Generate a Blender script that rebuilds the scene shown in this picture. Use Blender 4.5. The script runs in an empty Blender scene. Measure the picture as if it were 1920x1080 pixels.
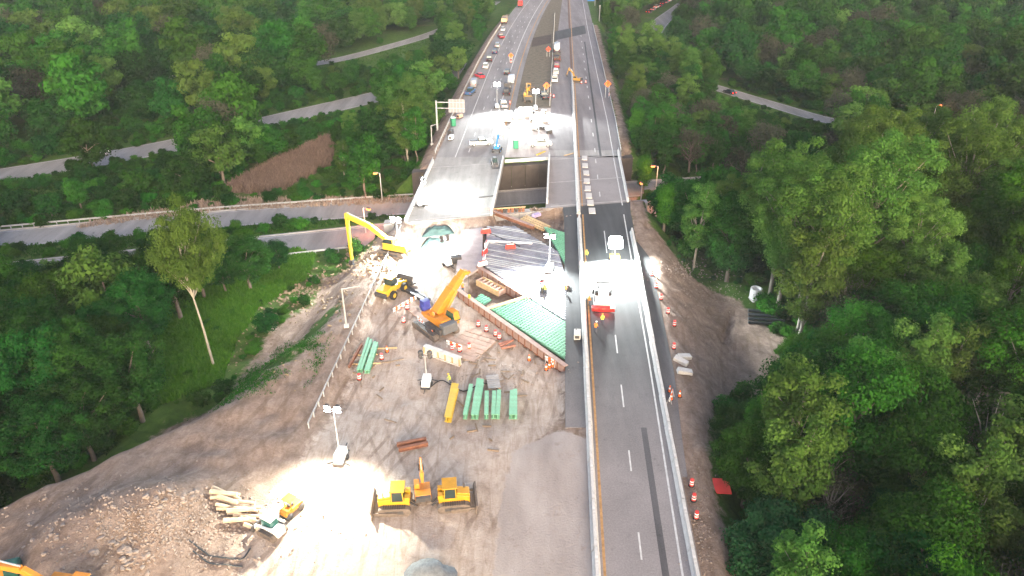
import bpy, math, random
import numpy as np
from mathutils import Vector, Matrix

random.seed(7)
scene = bpy.context.scene
col = scene.collection
R = math.radians

# ---------------------------------------------------------------- camera, sky, sun, exposure
FPX, PITCH, CAMH = 1371.0, R(29.0), 55.0
cam_d = bpy.data.cameras.new('camera')
cam = bpy.data.objects.new('camera', cam_d)
col.objects.link(cam)
cam.location = (0, 0, CAMH)
cam.rotation_euler = (R(90) - PITCH, 0, 0)
cam_d.sensor_width = 36.0
cam_d.lens = 36.0 * FPX / 1920.0
cam_d.clip_start = 1.0
cam_d.clip_end = 9000
scene.camera = cam

SUN_EL, SUN_AZ = R(16), R(168)
world = bpy.data.worlds.new('World')
scene.world = world
world.use_nodes = True
wn = world.node_tree
wn.nodes.clear()
sky = wn.nodes.new('ShaderNodeTexSky')
sky.sky_type = 'NISHITA'
sky.sun_disc = False
sky.sun_elevation = SUN_EL
sky.sun_rotation = SUN_AZ
sky.dust_density = 5.0
sky.air_density = 0.8
sky.ozone_density = 0.4
bg = wn.nodes.new('ShaderNodeBackground')
bg.inputs[1].default_value = 0.15
wo = wn.nodes.new('ShaderNodeOutputWorld')
wn.links.new(sky.outputs[0], bg.inputs[0])
wn.links.new(bg.outputs[0], wo.inputs[0])

sun_d = bpy.data.lights.new('sun', 'SUN')
sun_d.energy = 0.22
sun_d.angle = R(70)
sun_d.color = (1.0, 0.95, 0.91)
sun = bpy.data.objects.new('sun', sun_d)
col.objects.link(sun)
sd = Vector((math.sin(SUN_AZ) * math.cos(SUN_EL), math.cos(SUN_AZ) * math.cos(SUN_EL), math.sin(SUN_EL)))
sun.rotation_euler = sd.to_track_quat('Z', 'Y').to_euler()
sun.location = sd * 300

vs = scene.view_settings
vs.view_transform = 'Standard'
vs.look = 'None'
vs.gamma = 1.0
vs.use_curve_mapping = False
vs.exposure = 1.9
FLOOD = 0.38          # overall strength of the lamps on the light towers

# ---------------------------------------------------------------- measuring helpers
_c, _s = math.cos(PITCH), math.sin(PITCH)
def ray(u, v):
    x = (u - 960) / FPX; up = (540 - v) / FPX
    return x, _c + up * _s, -_s + up * _c
def at(u, v, z=0.0):
    dx, dy, dz = ray(u, v)
    t = (z - CAMH) / dz
    return dx * t, dy * t
def pix(X, Y, Z):
    dz = Z - CAMH
    zc = Y * _c - dz * _s
    return 960 + FPX * X / zc, 540 - FPX * (Y * _s + dz * _c) / zc, zc
def road_x(y):                       # centre line of the open (right hand) carriageway
    return 9.2 + 0.0602 * y

def sstep(a, b, x):
    t = np.clip((x - a) / (b - a), 0, 1)
    return t * t * (3 - 2 * t)

def _hash(ix, iy, seed):
    n = np.sin(ix * 127.1 + iy * 311.7 + seed * 74.7) * 43758.5453
    return n - np.floor(n)
def vnoise(x, y, seed=0):
    x = np.asarray(x, float); y = np.asarray(y, float)
    ix, iy = np.floor(x), np.floor(y)
    fx, fy = x - ix, y - iy
    fx = fx * fx * (3 - 2 * fx); fy = fy * fy * (3 - 2 * fy)
    a = _hash(ix, iy, seed); b = _hash(ix + 1, iy, seed)
    c = _hash(ix, iy + 1, seed); d = _hash(ix + 1, iy + 1, seed)
    return (a * (1 - fx) + b * fx) * (1 - fy) + (c * (1 - fx) + d * fx) * fy - 0.5
def fbm(x, y, seed=0, o=4):
    s = 0; a = 1.0
    for k in range(o):
        s = s + a * vnoise(x, y, seed + k * 13); x = x * 2.03; y = y * 2.03; a *= 0.5
    return s

LOW = -6.5
def smooth_pts(pts, n=8):
    out = []
    P = [np.array(p, float) for p in pts]
    P = [2 * P[0] - P[1]] + P + [2 * P[-1] - P[-2]]
    for i in range(1, len(P) - 2):
        for k in range(n):
            t = k / n
            out.append(tuple(.5 * ((2 * P[i]) + (-P[i - 1] + P[i + 1]) * t + (2 * P[i - 1] - 5 * P[i] + 4 * P[i + 1] - P[i + 2]) * t * t + (-P[i - 1] + 3 * P[i] - 3 * P[i + 1] + P[i + 2]) * t ** 3)))
    out.append(tuple(P[-2])); return out
roadA = smooth_pts([(-190, 109), (-101, 130.4), (-62, 140), (-21, 147.6), (10, 154), (60, 163), (120, 172)])
roadB = smooth_pts([(-190, 92), (-101, 113), (-43, 128.3), (-22, 133.7), (10, 140.5), (60, 150), (120, 158)])
rampL = smooth_pts([(-220, 118), (-165, 143), (-122.7, 166.3), (-91, 189), (-72, 211), (-45.4, 239.4), (-26, 262), (-14, 290)])
farL = smooth_pts([(-140, 262), (-95, 280), (-71.4, 295), (-52, 325), (-35.2, 359.6), (-20, 410), (-10, 460)])
rampR = smooth_pts([(46, 330), (58, 276), (72.1, 248.6), (83.7, 228.4), (94.2, 212), (125, 178), (160, 158)])
farR = smooth_pts([(60, 330), (66, 358), (76, 390), (92, 430), (112, 480), (140, 540)])

# how near every place is to a side road, kept on a coarse grid
_gx = np.arange(-330, 331, 2.0); _gy = np.arange(40, 561, 2.0)
_GX, _GY = np.meshgrid(_gx, _gy); _RD = np.full(_GX.shape, 1e3)
for _p in (roadA, roadB, rampL, farL, rampR, farR):
    for (_a, _b) in zip(_p[:-1], _p[1:]):
        _ex, _ey = _b[0] - _a[0], _b[1] - _a[1]
        _t = np.clip(((_GX - _a[0]) * _ex + (_GY - _a[1]) * _ey) / (_ex * _ex + _ey * _ey + 1e-9), 0, 1)
        _RD = np.minimum(_RD, np.hypot(_GX - _a[0] - _t * _ex, _GY - _a[1] - _t * _ey))
def near_road(x, y):
    i = np.clip(np.rint((x + 330) / 2).astype(int), 0, len(_gx) - 1); j = np.clip(np.rint((y - 40) / 2).astype(int), 0, len(_gy) - 1)
    return _RD[j, i]
def wshift(y): return 7.0 * (max(0.0, y - 230.0) / 187.0) ** 2      # the closed lanes bend to the right far away
def inpoly(x, y, poly):
    x = np.asarray(x, float); y = np.asarray(y, float)
    r = np.zeros(np.broadcast(x, y).shape, bool)
    n = len(poly)
    for i in range(n):
        x0, y0 = poly[i]; x1, y1 = poly[(i + 1) % n]
        if y0 == y1: continue
        c = ((y0 > y) != (y1 > y)) & (x < (x1 - x0) * (y - y0) / (y1 - y0) + x0)
        r ^= c
    return r
def abut_near(x): return 131.0 + 0.2 * x
def abut_far(x): return 158.0 + 0.2 * x
PIT = [at(*p, 0) for p in ((866, 545), (906, 497), (906, 432), (930, 392), (1060, 392), (1060, 688))]
TRENCH = [at(1372, 560, -4), at(1382, 560, -4), at(1366, 625, -4), at(1352, 625, -4)]

def zt(x, y):
    x = np.asarray(x, float); y = np.asarray(y, float)
    off = x - (9.2 + 0.0602 * y)
    offL = np.interp(y, [20, 40, 53, 71, 92, 250, 300, 350, 420, 470], [-90, -75, -64, -46, -37.6, -37.6, -36.6, -34.5, -30, -26])
    offR = np.interp(y, [20, 60, 100, 130, 300], [6.2, 6.4, 7.2, 7.5, 8.0])
    wR = np.interp(y, [20, 55, 75, 110, 140], [7, 9, 12, 12, 9])
    wL = np.interp(y, [20, 60, 80, 124, 170], [9, 9, 13, 11, 8])
    m = np.maximum(sstep(0, 1, (offL - off) / wL), sstep(0, 1, (off - offR) / wR))
    yc = 144.5 + 0.2 * x
    w = np.where((x > -22) & (x < 27), 0.5, 7.0)
    tr = sstep(0, 1, (13.5 + w - np.abs(y - yc)) / w)
    m = np.maximum(m, tr)
    z = -0.06 + (LOW + 0.06) * m
    work = sstep(-36.5, -35, off) * (1 - sstep(-7.6, -6.6, off)) * sstep(60, 74, y) * (1 - sstep(124, 126, y))
    z = z - 0.9 * work * (1 - m)
    z = np.where(inpoly(x, y, PIT), np.minimum(z, -1.9), z)
    # humus and spoil mounds in the near left corner
    for (u, v, r, h) in ((235, 985, 6.5, 2.4), (330, 940, 4.0, 1.3), (120, 1010, 5, 1.5), (90, 1120, 6, 1.6)):
        mx, my = at(u, v, 0)
        z = z + h * np.exp(-((x - mx) ** 2 + (y - my) ** 2) / (2 * (r * 0.55) ** 2))
    z = np.where(inpoly(x, y, TRENCH), z - 1.1, z)
    far = sstep(200, 900, np.abs(x)) + sstep(450, 1200, y)
    rough = 0.5 * sstep(0.25, 1, m) + 1.5 * np.clip(far, 0, 1)
    calm = sstep(6.5, 14, near_road(x, y))
    z = z + rough * fbm(x / 17.0, y / 17.0, 3) * (1 - tr) * calm
    inside = (off > -37.5) & (off < 8)
    z = z + .30 * fbm(x / 1.9, y / 1.9, 21, 3) * (y < 126) * np.where(inside, work * .6 + (off < -14) * (y < 72) * .45, 1.0) * (x > -80) * (x < 60)
    z = z + np.where(inside, 0.22 * work, 0.45 * (1 - tr) * np.maximum(calm, 1 - sstep(.6, .95, m))) * fbm(x / 3.0, y / 3.0, 9) * (y < 170)
    return z
def gz(x, y): return float(zt(x, y))
def gp(u, v):
    """the point of the terrain that stands at this place of the photograph"""
    dx, dy, dz = ray(u, v)
    t = (4 - CAMH) / dz
    step = 0.6
    for i in range(400):
        x, y, z = dx * t, dy * t, CAMH + dz * t
        h = gz(x, y)
        if z <= h: break
        t += max(0.15, (z - h) * 0.8)
    return Vector((x, y, h))

# ---------------------------------------------------------------- mesh helpers
def fast_mesh(name, V, F4):
    me = bpy.data.meshes.new(name)
    V = np.asarray(V, np.float32); F4 = np.asarray(F4, np.int32)
    k = F4.shape[1]
    me.vertices.add(len(V)); me.vertices.foreach_set('co', V.ravel())
    me.loops.add(F4.size); me.loops.foreach_set('vertex_index', F4.ravel())
    me.polygons.add(len(F4)); me.polygons.foreach_set('loop_start', np.arange(0, F4.size, k, dtype=np.int32))
    me.update(calc_edges=True)
    return me

class MB:
    def __init__(s): s.v = []; s.f = []
    def add(s, vs_, fs):
        n = len(s.v); s.v += [tuple(p) for p in vs_]; s.f += [tuple(i + n for i in f) for f in fs]
        return s
    def box(s, cx, cy, cz, sx, sy, sz, rz=0, ry=0, rx=0, tx=1.0, ty=1.0):
        M = Matrix.Translation((cx, cy, cz)) @ Matrix.Rotation(rz, 4, 'Z') @ Matrix.Rotation(ry, 4, 'Y') @ Matrix.Rotation(rx, 4, 'X')
        P = []
        for z in (-.5, .5):
            a, b = (1, 1) if z < 0 else (tx, ty)
            for (x, y) in ((-.5, -.5), (.5, -.5), (.5, .5), (-.5, .5)):
                P.append(M @ Vector((x * sx * a, y * sy * b, z * sz)))
        return s.add(P, [(3, 2, 1, 0), (4, 5, 6, 7), (0, 1, 5, 4), (1, 2, 6, 5), (2, 3, 7, 6), (3, 0, 4, 7)])
    def bar(s, p0, p1, w, h, w1=None, h1=None):
        p0 = Vector(p0); p1 = Vector(p1); d = (p1 - p0).normalized()
        up = Vector((0, 0, 1)) if abs(d.z) < .95 else Vector((0, 1, 0))
        a = d.cross(up).normalized(); b = a.cross(d).normalized()
        w1 = w if w1 is None else w1; h1 = h if h1 is None else h1
        P = []
        for p, ww, hh in ((p0, w, h), (p1, w1, h1)):
            for (x, y) in ((-.5, -.5), (.5, -.5), (.5, .5), (-.5, .5)):
                P.append(p + a * x * ww + b * y * hh)
        return s.add(P, [(3, 2, 1, 0), (4, 5, 6, 7), (0, 1, 5, 4), (1, 2, 6, 5), (2, 3, 7, 6), (3, 0, 4, 7)])
    def cyl(s, p0, p1, r0, r1=None, n=10, cap=True):
        r1 = r0 if r1 is None else r1
        p0 = Vector(p0); p1 = Vector(p1); d = (p1 - p0).normalized()
        up = Vector((0, 0, 1)) if abs(d.z) < .9 else Vector((1, 0, 0))
        a = d.cross(up).normalized(); b = a.cross(d).normalized()
        P = []
        for p, r in ((p0, r0), (p1, r1)):
            for k in range(n):
                t = 2 * math.pi * k / n
                P.append(p + a * math.cos(t) * r + b * math.sin(t) * r)
        F = [(k, (k + 1) % n, n + (k + 1) % n, n + k) for k in range(n)]
        if cap: F += [tuple(range(n - 1, -1, -1)), tuple(range(n, 2 * n))]
        return s.add(P, F)
    def side(s, poly, y0, y1, top=None):
        """outline in x,z pushed through from y0 to y1"""
        n = len(poly)
        P = [(x, y0, z) for x, z in poly] + [(x, y1, z) for x, z in poly]
        F = [(k, (k + 1) % n, n + (k + 1) % n, n + k) for k in range(n)] + [tuple(range(n - 1, -1, -1)), tuple(range(n, 2 * n))]
        return s.add(P, F)
    def plan(s, poly, z0, z1):
        n = len(poly)
        P = [(p[0], p[1], z0) for p in poly] + [(p[0], p[1], z1) for p in poly]
        F = [(k, (k + 1) % n, n + (k + 1) % n, n + k) for k in range(n)] + [tuple(range(n - 1, -1, -1)), tuple(range(n, 2 * n))]
        return s.add(P, F)
    def mesh(s, name):
        me = bpy.data.meshes.new(name); me.from_pydata(s.v, [], s.f); me.update()
        import bmesh
        bm = bmesh.new(); bm.from_mesh(me); bmesh.ops.recalc_face_normals(bm, faces=bm.faces); bm.to_mesh(me); bm.free()
        return me
    def build(s, name, mat, parent=None, smooth=False, bevel=0):
        me = s.mesh(name)
        return link(name, me, mat, parent, smooth, bevel)

def link(name, me, mat=None, parent=None, smooth=False, bevel=0):
    if mat is not None and len(me.materials) == 0: me.materials.append(mat)
    if smooth:
        me.polygons.foreach_set('use_smooth', [True] * len(me.polygons))
    o = bpy.data.objects.new(name, me); col.objects.link(o)
    if parent is not None: o.parent = parent
    if bevel:
        b = o.modifiers.new('bevel', 'BEVEL'); b.width = bevel; b.segments = 2; b.limit_method = 'ANGLE'
    return o
def tag(o, label=None, cat=None, group=None, kind=None):
    if label: o['label'] = label
    if cat: o['category'] = cat
    if group: o['group'] = group
    if kind: o['kind'] = kind
    return o
def thing(name, label, cat, loc, rz=0, group=None):
    o = bpy.data.objects.new(name, None); col.objects.link(o)
    o.empty_display_size = .3
    o.location = loc; o.rotation_euler = (0, 0, rz)
    return tag(o, label, cat, group)
def copy_tree(o, loc, rz=0, label=None, group=None, scale=None, parent=None):
    c = o.copy(); col.objects.link(c)
    if parent is None:
        c.location = loc; c.rotation_euler = (0, 0, rz)
        if scale: c.scale = scale
        if label: c['label'] = label
        if group: c['group'] = group
    else: c.parent = parent
    for ch in o.children: copy_tree(ch, None, parent=c)
    return c

# ---------------------------------------------------------------- materials
MATS = {}
def mat(name, colr, rough=.7, var=.25, scale=1.5, metal=0.0, bump=0.0, spec=.4, stretch=None, colr2=None, coords='Object'):
    if name in MATS: return MATS[name]
    m = bpy.data.materials.new(name); m.use_nodes = True
    nt = m.node_tree; N = nt.nodes; L = nt.links
    b = N['Principled BSDF']
    b.inputs['Roughness'].default_value = rough; b.inputs['Metallic'].default_value = metal
    b.inputs['Specular IOR Level'].default_value = spec
    tc = N.new('ShaderNodeTexCoord'); mp = N.new('ShaderNodeMapping')
    if stretch: mp.inputs['Scale'].default_value = stretch
    L.new(tc.outputs[coords], mp.inputs[0])
    n1 = N.new('ShaderNodeTexNoise'); n1.inputs['Scale'].default_value = scale; n1.inputs['Detail'].default_value = 8; n1.inputs['Roughness'].default_value = .65
    L.new(mp.outputs[0], n1.inputs[0])
    mx = N.new('ShaderNodeMix'); mx.data_type = 'RGBA'
    lo = tuple(c * (1 - var) for c in colr); hi = tuple(min(1, c * (1 + var)) for c in (colr2 or colr))
    mx.inputs[6].default_value = (*lo, 1); mx.inputs[7].default_value = (*hi, 1)
    rmp = N.new('ShaderNodeMapRange'); rmp.inputs[1].default_value = .3; rmp.inputs[2].default_value = .7
    L.new(n1.outputs[0], rmp.inputs[0]); L.new(rmp.outputs[0], mx.inputs[0])
    L.new(mx.outputs[2], b.inputs['Base Color'])
    if bump:
        bp = N.new('ShaderNodeBump'); bp.inputs['Strength'].default_value = bump; bp.inputs['Distance'].default_value = .1
        L.new(n1.outputs[0], bp.inputs['Height']); L.new(bp.outputs[0], b.inputs['Normal'])
    MATS[name] = m
    return m
def emit(name, colr, strength):
    if name in MATS: return MATS[name]
    m = bpy.data.materials.new(name); m.use_nodes = True
    b = m.node_tree.nodes['Principled BSDF']
    b.inputs['Base Color'].default_value = (*[min(1, c) for c in colr], 1)
    b.inputs['Emission Color'].default_value = (*colr, 1); b.inputs['Emission Strength'].default_value = strength
    MATS[name] = m
    return m

ORANGE = mat('crane orange paint', (.52, .20, .02), .45, .12, 1.2)
YELLOW = mat('machine yellow paint', (.50, .28, .02), .45, .15, 1.2)
BRIGHT_YELLOW = mat('bright yellow paint', (.54, .36, .03), .45, .12, 1.2)
DARK = mat('dark grey steel', (.045, .045, .05), .6, .3, 2)
TRACK = mat('muddy track steel', (.12, .095, .08), .85, .4, 3)
RUBBER = mat('black rubber', (.02, .02, .022), .85, .2, 3)
GLASS = mat('dark cab glass', (.02, .035, .035), .08, .1, 1, spec=.7)
STEEL = mat('galvanized steel', (.42, .43, .44), .5, .15, 2, metal=.3)
CONC = mat('white concrete barrier', (.50, .48, .46), .85, .18, .9, bump=.1)
CONC_OLD = mat('grey old concrete', (.32, .30, .29), .9, .25, .5, bump=.15)
WOOD = mat('pale timber', (.42, .30, .17), .8, .2, 2)
WOOD_RED = mat('red stained timber', (.30, .13, .09), .8, .25, 2)
RUST = mat('rust brown steel', (.20, .085, .05), .8, .35, 1.2)
PINKSTEEL = mat('primed girder steel', (.30, .20, .17), .8, .25, 1.2)
GREEN_STEEL = mat('light green painted steel', (.17, .40, .25), .55, .2, 1)
REBAR = mat('green epoxy rebar', (.14, .37, .23), .6, .2, 1)
DECKSTEEL = mat('grey deck form steel', (.20, .20, .24), .55, .35, .5, metal=.2)
WHITE = mat('white vehicle paint', (.70, .70, .70), .35, .05, 1)
SILVER = mat('silver vehicle paint', (.36, .37, .39), .35, .08, 1, metal=.3)
BLACKP = mat('black vehicle paint', (.02, .02, .025), .3, .1, 1)
REDP = mat('dark red vehicle paint', (.22, .02, .03), .35, .1, 1)
NAVY = mat('navy vehicle paint', (.02, .035, .09), .35, .1, 1)
BLUE = mat('blue machine paint', (.03, .17, .45), .4, .1, 1)
DEEPBLUE = mat('deep blue drum paint', (.03, .04, .22), .5, .15, 1)
GREENP = mat('dark green plastic', (.02, .16, .09), .55, .1, 1)
REDW = mat('safety red plastic', (.62, .05, .04), .55, .1, 1)
SAFETY = mat('safety orange', (.75, .13, .02), .55, .1, 1)
CONEWHITE = mat('white reflective band', (.75, .75, .75), .5, .05, 1)
TARP = mat('dark green tarpaulin', (.03, .055, .05), .7, .25, 1.5, bump=.3)
ROCK = mat('pale rubble rock', (.24, .195, .17), .9, .3, 1.5, bump=.3)
LOGM = mat('peeled log wood', (.42, .33, .24), .85, .25, 2)
BARK = mat('grey brown bark', (.13, .105, .085), .9, .3, 2)
PALEBARK = mat('pale cottonwood bark', (.25, .23, .19), .9, .25, 1)
PIPE = mat('black plastic pipe', (.035, .04, .045), .3, .2, 2)
TAIL = emit('lit tail lamp', (1, .025, .012), 1.8)
REDLENS = mat('red lamp lens', (.35, .015, .015), .3, .1, 1)
HEADL = emit('lit headlamp', (1, .92, .8), 8.0)
LENS = mat('clear lamp lens', (.6, .6, .6), .15, .05, 1)
FLOODLENS = emit('lit flood lamp', (.93, 1.0, .98), 60.0)
SODIUM = emit('lit sodium lamp', (1.0, .16, .035), 1.6)
BEACON_B = emit('lit blue beacon', (.1, .25, 1.0), 12.0)
BEACON_R = emit('lit red beacon', (1.0, .06, .05), 12.0)
YPAINT = mat('worn yellow road paint', (.36, .205, .085), .8, .35, 1.5)
WPAINT = mat('worn white road paint', (.48, .47, .46), .8, .25, 1.5)

def asphalt(name, c, c2, streak=.35):
    m = mat(name, c, .88, .18, .35, bump=.06, stretch=(1.0, .08, 1.0), colr2=c2)
    nt = m.node_tree; N = nt.nodes; L = nt.links
    b = N['Principled BSDF']
    tc = N.new('ShaderNodeTexCoord')
    n2 = N.new('ShaderNodeTexNoise'); n2.inputs['Scale'].default_value = .12; n2.inputs['Detail'].default_value = 9; n2.inputs['Roughness'].default_value = .7
    n3 = N.new('ShaderNodeTexNoise'); n3.inputs['Scale'].default_value = 6; n3.inputs['Detail'].default_value = 4
    L.new(tc.outputs['Object'], n2.inputs[0]); L.new(tc.outputs['Object'], n3.inputs[0])
    ad = N.new('ShaderNodeMath'); ad.operation = 'ADD'
    L.new(n2.outputs[0], ad.inputs[0]); L.new(n3.outputs[0], ad.inputs[1])
    mr = N.new('ShaderNodeMapRange'); mr.inputs[1].default_value = .6; mr.inputs[2].default_value = 1.4; mr.inputs[3].default_value = 1 - streak; mr.inputs[4].default_value = 1 + streak
    L.new(ad.outputs[0], mr.inputs[0])
    src = b.inputs['Base Color'].links[0].from_socket
    mu = N.new('ShaderNodeMix'); mu.data_type = 'RGBA'; mu.blend_type = 'MULTIPLY'; mu.inputs[0].default_value = 1
    n4 = N.new('ShaderNodeTexNoise'); n4.inputs['Scale'].default_value = .55; n4.inputs['Detail'].default_value = 6; n4.inputs['Roughness'].default_value = .7
    L.new(tc.outputs['Object'], n4.inputs[0])
    st = N.new('ShaderNodeMapRange'); st.inputs[1].default_value = .60; st.inputs[2].default_value = .72; st.inputs[3].default_value = 1.0; st.inputs[4].default_value = .62
    L.new(n4.outputs[0], st.inputs[0])
    sm_ = N.new('ShaderNodeMath'); sm_.operation = 'MULTIPLY'; L.new(mr.outputs[0], sm_.inputs[0]); L.new(st.outputs[0], sm_.inputs[1])
    L.new(src, mu.inputs[6]); L.new(sm_.outputs[0], mu.inputs[7]); L.new(mu.outputs[2], b.inputs['Base Color'])
    return m
ASPH_OLD = asphalt('old grey asphalt', (.150, .136, .140), (.185, .168, .173), .20)
ASPH_NEW = asphalt('new black asphalt', (.040, .041, .043), (.062, .062, .066), .3)
ASPH_WB = asphalt('worn dusty asphalt', (.18, .168, .168), (.22, .205, .205), .22)
ASPH_SIDE = asphalt('side road asphalt', (.185, .176, .176), (.225, .214, .212), .18)
def dusty(m, m2col, y0, y1):
    """grey dust carried onto the fresh asphalt near its end"""
    nt = m.node_tree; N = nt.nodes; L = nt.links; b = N['Principled BSDF']
    tc = N.new('ShaderNodeTexCoord'); sp = N.new('ShaderNodeSeparateXYZ'); L.new(tc.outputs['Object'], sp.inputs[0])
    n = N.new('ShaderNodeTexNoise'); n.inputs['Scale'].default_value = .25; n.inputs['Detail'].default_value = 9; n.inputs['Roughness'].default_value = .7
    mp = N.new('ShaderNodeMapping'); mp.inputs['Scale'].default_value = (1.6, .35, 1); L.new(tc.outputs['Object'], mp.inputs[0]); L.new(mp.outputs[0], n.inputs[0])
    ad = N.new('ShaderNodeMath'); ad.operation = 'MULTIPLY_ADD'; ad.inputs[1].default_value = 16; L.new(n.outputs[0], ad.inputs[0]); L.new(sp.outputs[1], ad.inputs[2])
    mr = N.new('ShaderNodeMapRange'); mr.inputs[1].default_value = y0 + 8; mr.inputs[2].default_value = y1 + 8; mr.inputs[3].default_value = 1; mr.inputs[4].default_value = 0
    L.new(ad.outputs[0], mr.inputs[0])
    mu = b.inputs['Base Color'].links[0].from_node; src = mu.inputs[6].links[0].from_socket
    x = N.new('ShaderNodeMix'); x.data_type = 'RGBA'; L.new(mr.outputs[0], x.inputs[0]); L.new(src, x.inputs[6]); x.inputs[7].default_value = (*m2col, 1)
    L.new(x.outputs[2], mu.inputs[6])
dusty(ASPH_NEW, (.215, .194, .194), 58, 84)
def worn(m, amt=.45, mud=(.16, .11, .075)):
    nt = m.node_tree; N = nt.nodes; L = nt.links; b = N['Principled BSDF']
    tc = N.new('ShaderNodeTexCoord'); n = N.new('ShaderNodeTexNoise'); n.inputs['Scale'].default_value = 1.1; n.inputs['Detail'].default_value = 10; n.inputs['Roughness'].default_value = .75
    L.new(tc.outputs['Object'], n.inputs[0])
    mr = N.new('ShaderNodeMapRange'); mr.inputs[1].default_value = .48; mr.inputs[2].default_value = .72; mr.inputs[4].default_value = amt; L.new(n.outputs[0], mr.inputs[0])
    src = b.inputs['Base Color'].links[0].from_socket
    x = N.new('ShaderNodeMix'); x.data_type = 'RGBA'; L.new(mr.outputs[0], x.inputs[0]); L.new(src, x.inputs[6]); x.inputs[7].default_value = (*mud, 1)
    L.new(x.outputs[2], b.inputs['Base Color'])
for _m in (ORANGE, YELLOW, BRIGHT_YELLOW, DARK, GREEN_STEEL, STEEL, CONC): worn(_m)
CONC_PAD = asphalt('dusty concrete slab', (.33, .285, .265), (.42, .37, .345), .25)
DECK_DUST = asphalt('dusty bridge deck', (.20, .19, .18), (.27, .255, .245), .3)

def ground_material():
    m = bpy.data.materials.new('ground cover'); m.use_nodes = True
    nt = m.node_tree; N = nt.nodes; L = nt.links
    b = N['Principled BSDF']; b.inputs['Roughness'].default_value = .95; b.inputs['Specular IOR Level'].default_value = .15
    at_ = N.new('ShaderNodeVertexColor'); at_.layer_name = 'cover'
    sep = N.new('ShaderNodeSeparateColor'); L.new(at_.outputs[0], sep.inputs[0])
    tc = N.new('ShaderNodeTexCoord')
    def noise(s, d=8, r=.65, st=None, dist=0):
        n = N.new('ShaderNodeTexNoise'); n.inputs['Scale'].default_value = s; n.inputs['Detail'].default_value = d; n.inputs['Roughness'].default_value = r
        n.inputs['Distortion'].default_value = dist
        if st:
            mp = N.new('ShaderNodeMapping'); mp.inputs['Scale'].default_value = st[:3]
            if len(st) > 3: mp.inputs['Rotation'].default_value = (0, 0, st[3])
            L.new(tc.outputs['Object'], mp.inputs[0]); L.new(mp.outputs[0], n.inputs[0])
        else: L.new(tc.outputs['Object'], n.inputs[0])
        return n
    def ramp(src, stops):
        r = N.new('ShaderNodeValToRGB'); e = r.color_ramp.elements
        while len(e) < len(stops): e.new(.5)
        for k, (p, c) in enumerate(stops): e[k].position = p; e[k].color = (*c, 1)
        L.new(src, r.inputs[0]); return r.outputs[0]
    def mix(f, a, c):
        x = N.new('ShaderNodeMix'); x.data_type = 'RGBA'
        if isinstance(f, float): x.inputs[0].default_value = f
        else: L.new(f, x.inputs[0])
        L.new(a, x.inputs[6]); L.new(c, x.inputs[7]); return x.outputs[2]
    nb = noise(.10, 9, .6); nm = noise(.6, 9, .7, None, .6); nf = noise(4.0, 8, .75)
    grass = ramp(nm.outputs[0], [(.30, (.028, .062, .010)), (.5, (.050, .105, .015)), (.72, (.085, .145, .026))])
    dry = ramp(nf.outputs[0], [(.3, (.10, .075, .045)), (.7, (.20, .15, .10))])
    grass = mix(ramp(nb.outputs[0], [(.55, (0, 0, 0)), (.7, (.5, .5, .5))]), grass, dry)
    dirt = ramp(nm.outputs[0], [(.28, (.13, .085, .064)), (.5, (.285, .20, .158)), (.72, (.42, .325, .268))])
    dirt = mix(.35, dirt, ramp(nf.outputs[0], [(.3, (.10, .075, .06)), (.7, (.36, .30, .26))]))
    trk = noise(.9, 6, .6, (1.0, .12, 1.0, .25), 2.2)
    dirt = mix(ramp(trk.outputs[0], [(.5, (0, 0, 0)), (.66, (.55, .55, .55))]), dirt, ramp(nf.outputs[0], [(.3, (.17, .12, .085)), (.7, (.26, .19, .14))]))
    dirt = mix(ramp(noise(.16, 9, .72, None, 1.0).outputs[0], [(.50, (0, 0, 0)), (.66, (.5, .5, .5))]), dirt, ramp(nf.outputs[0], [(.3, (.05, .034, .026)), (.7, (.15, .105, .082))]))
    pad = ramp(nm.outputs[0], [(.28, (.34, .262, .215)), (.5, (.46, .372, .315)), (.75, (.56, .47, .41))])
    pad = mix(.3, pad, ramp(nf.outputs[0], [(.3, (.22, .18, .155)), (.7, (.46, .40, .36))]))
    pad = mix(ramp(trk.outputs[0], [(.48, (0, 0, 0)), (.64, (.5, .5, .5))]), pad, ramp(nf.outputs[0], [(.3, (.19, .13, .092)), (.7, (.30, .215, .16))]))
    pad = mix(ramp(noise(.22, 8, .7, None, 1.5).outputs[0], [(.54, (0, 0, 0)), (.66, (.6, .6, .6))]), pad, dirt)
    def ruts(rot, sc, dist, cut):
        mp = N.new('ShaderNodeMapping'); mp.inputs['Rotation'].default_value = (0, 0, rot); L.new(tc.outputs['Object'], mp.inputs[0])
        w = N.new('ShaderNodeTexWave'); w.wave_type = 'BANDS'; w.inputs['Scale'].default_value = sc; w.inputs['Distortion'].default_value = dist; w.inputs['Detail'].default_value = 1.5; w.inputs['Detail Scale'].default_value = .16
        L.new(mp.outputs[0], w.inputs[0])
        r = ramp(w.outputs[0], [(cut, (0, 0, 0)), (min(.99, cut + .12), (1, 1, 1))])
        k = N.new('ShaderNodeMix'); k.data_type = 'RGBA'; k.blend_type = 'MULTIPLY'; k.inputs[0].default_value = 1
        L.new(r, k.inputs[6]); L.new(ramp(noise(.09, 5, .6).outputs[0], [(.42, (0, 0, 0)), (.62, (1, 1, 1))]), k.inputs[7]); return k.outputs[2]
    rutA = ruts(.30, .16, 26.0, .80); rutB = ruts(-.25, .12, 34.0, .86)
    soil = ramp(nf.outputs[0], [(.3, (.12, .08, .055)), (.7, (.20, .14, .105))])
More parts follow.
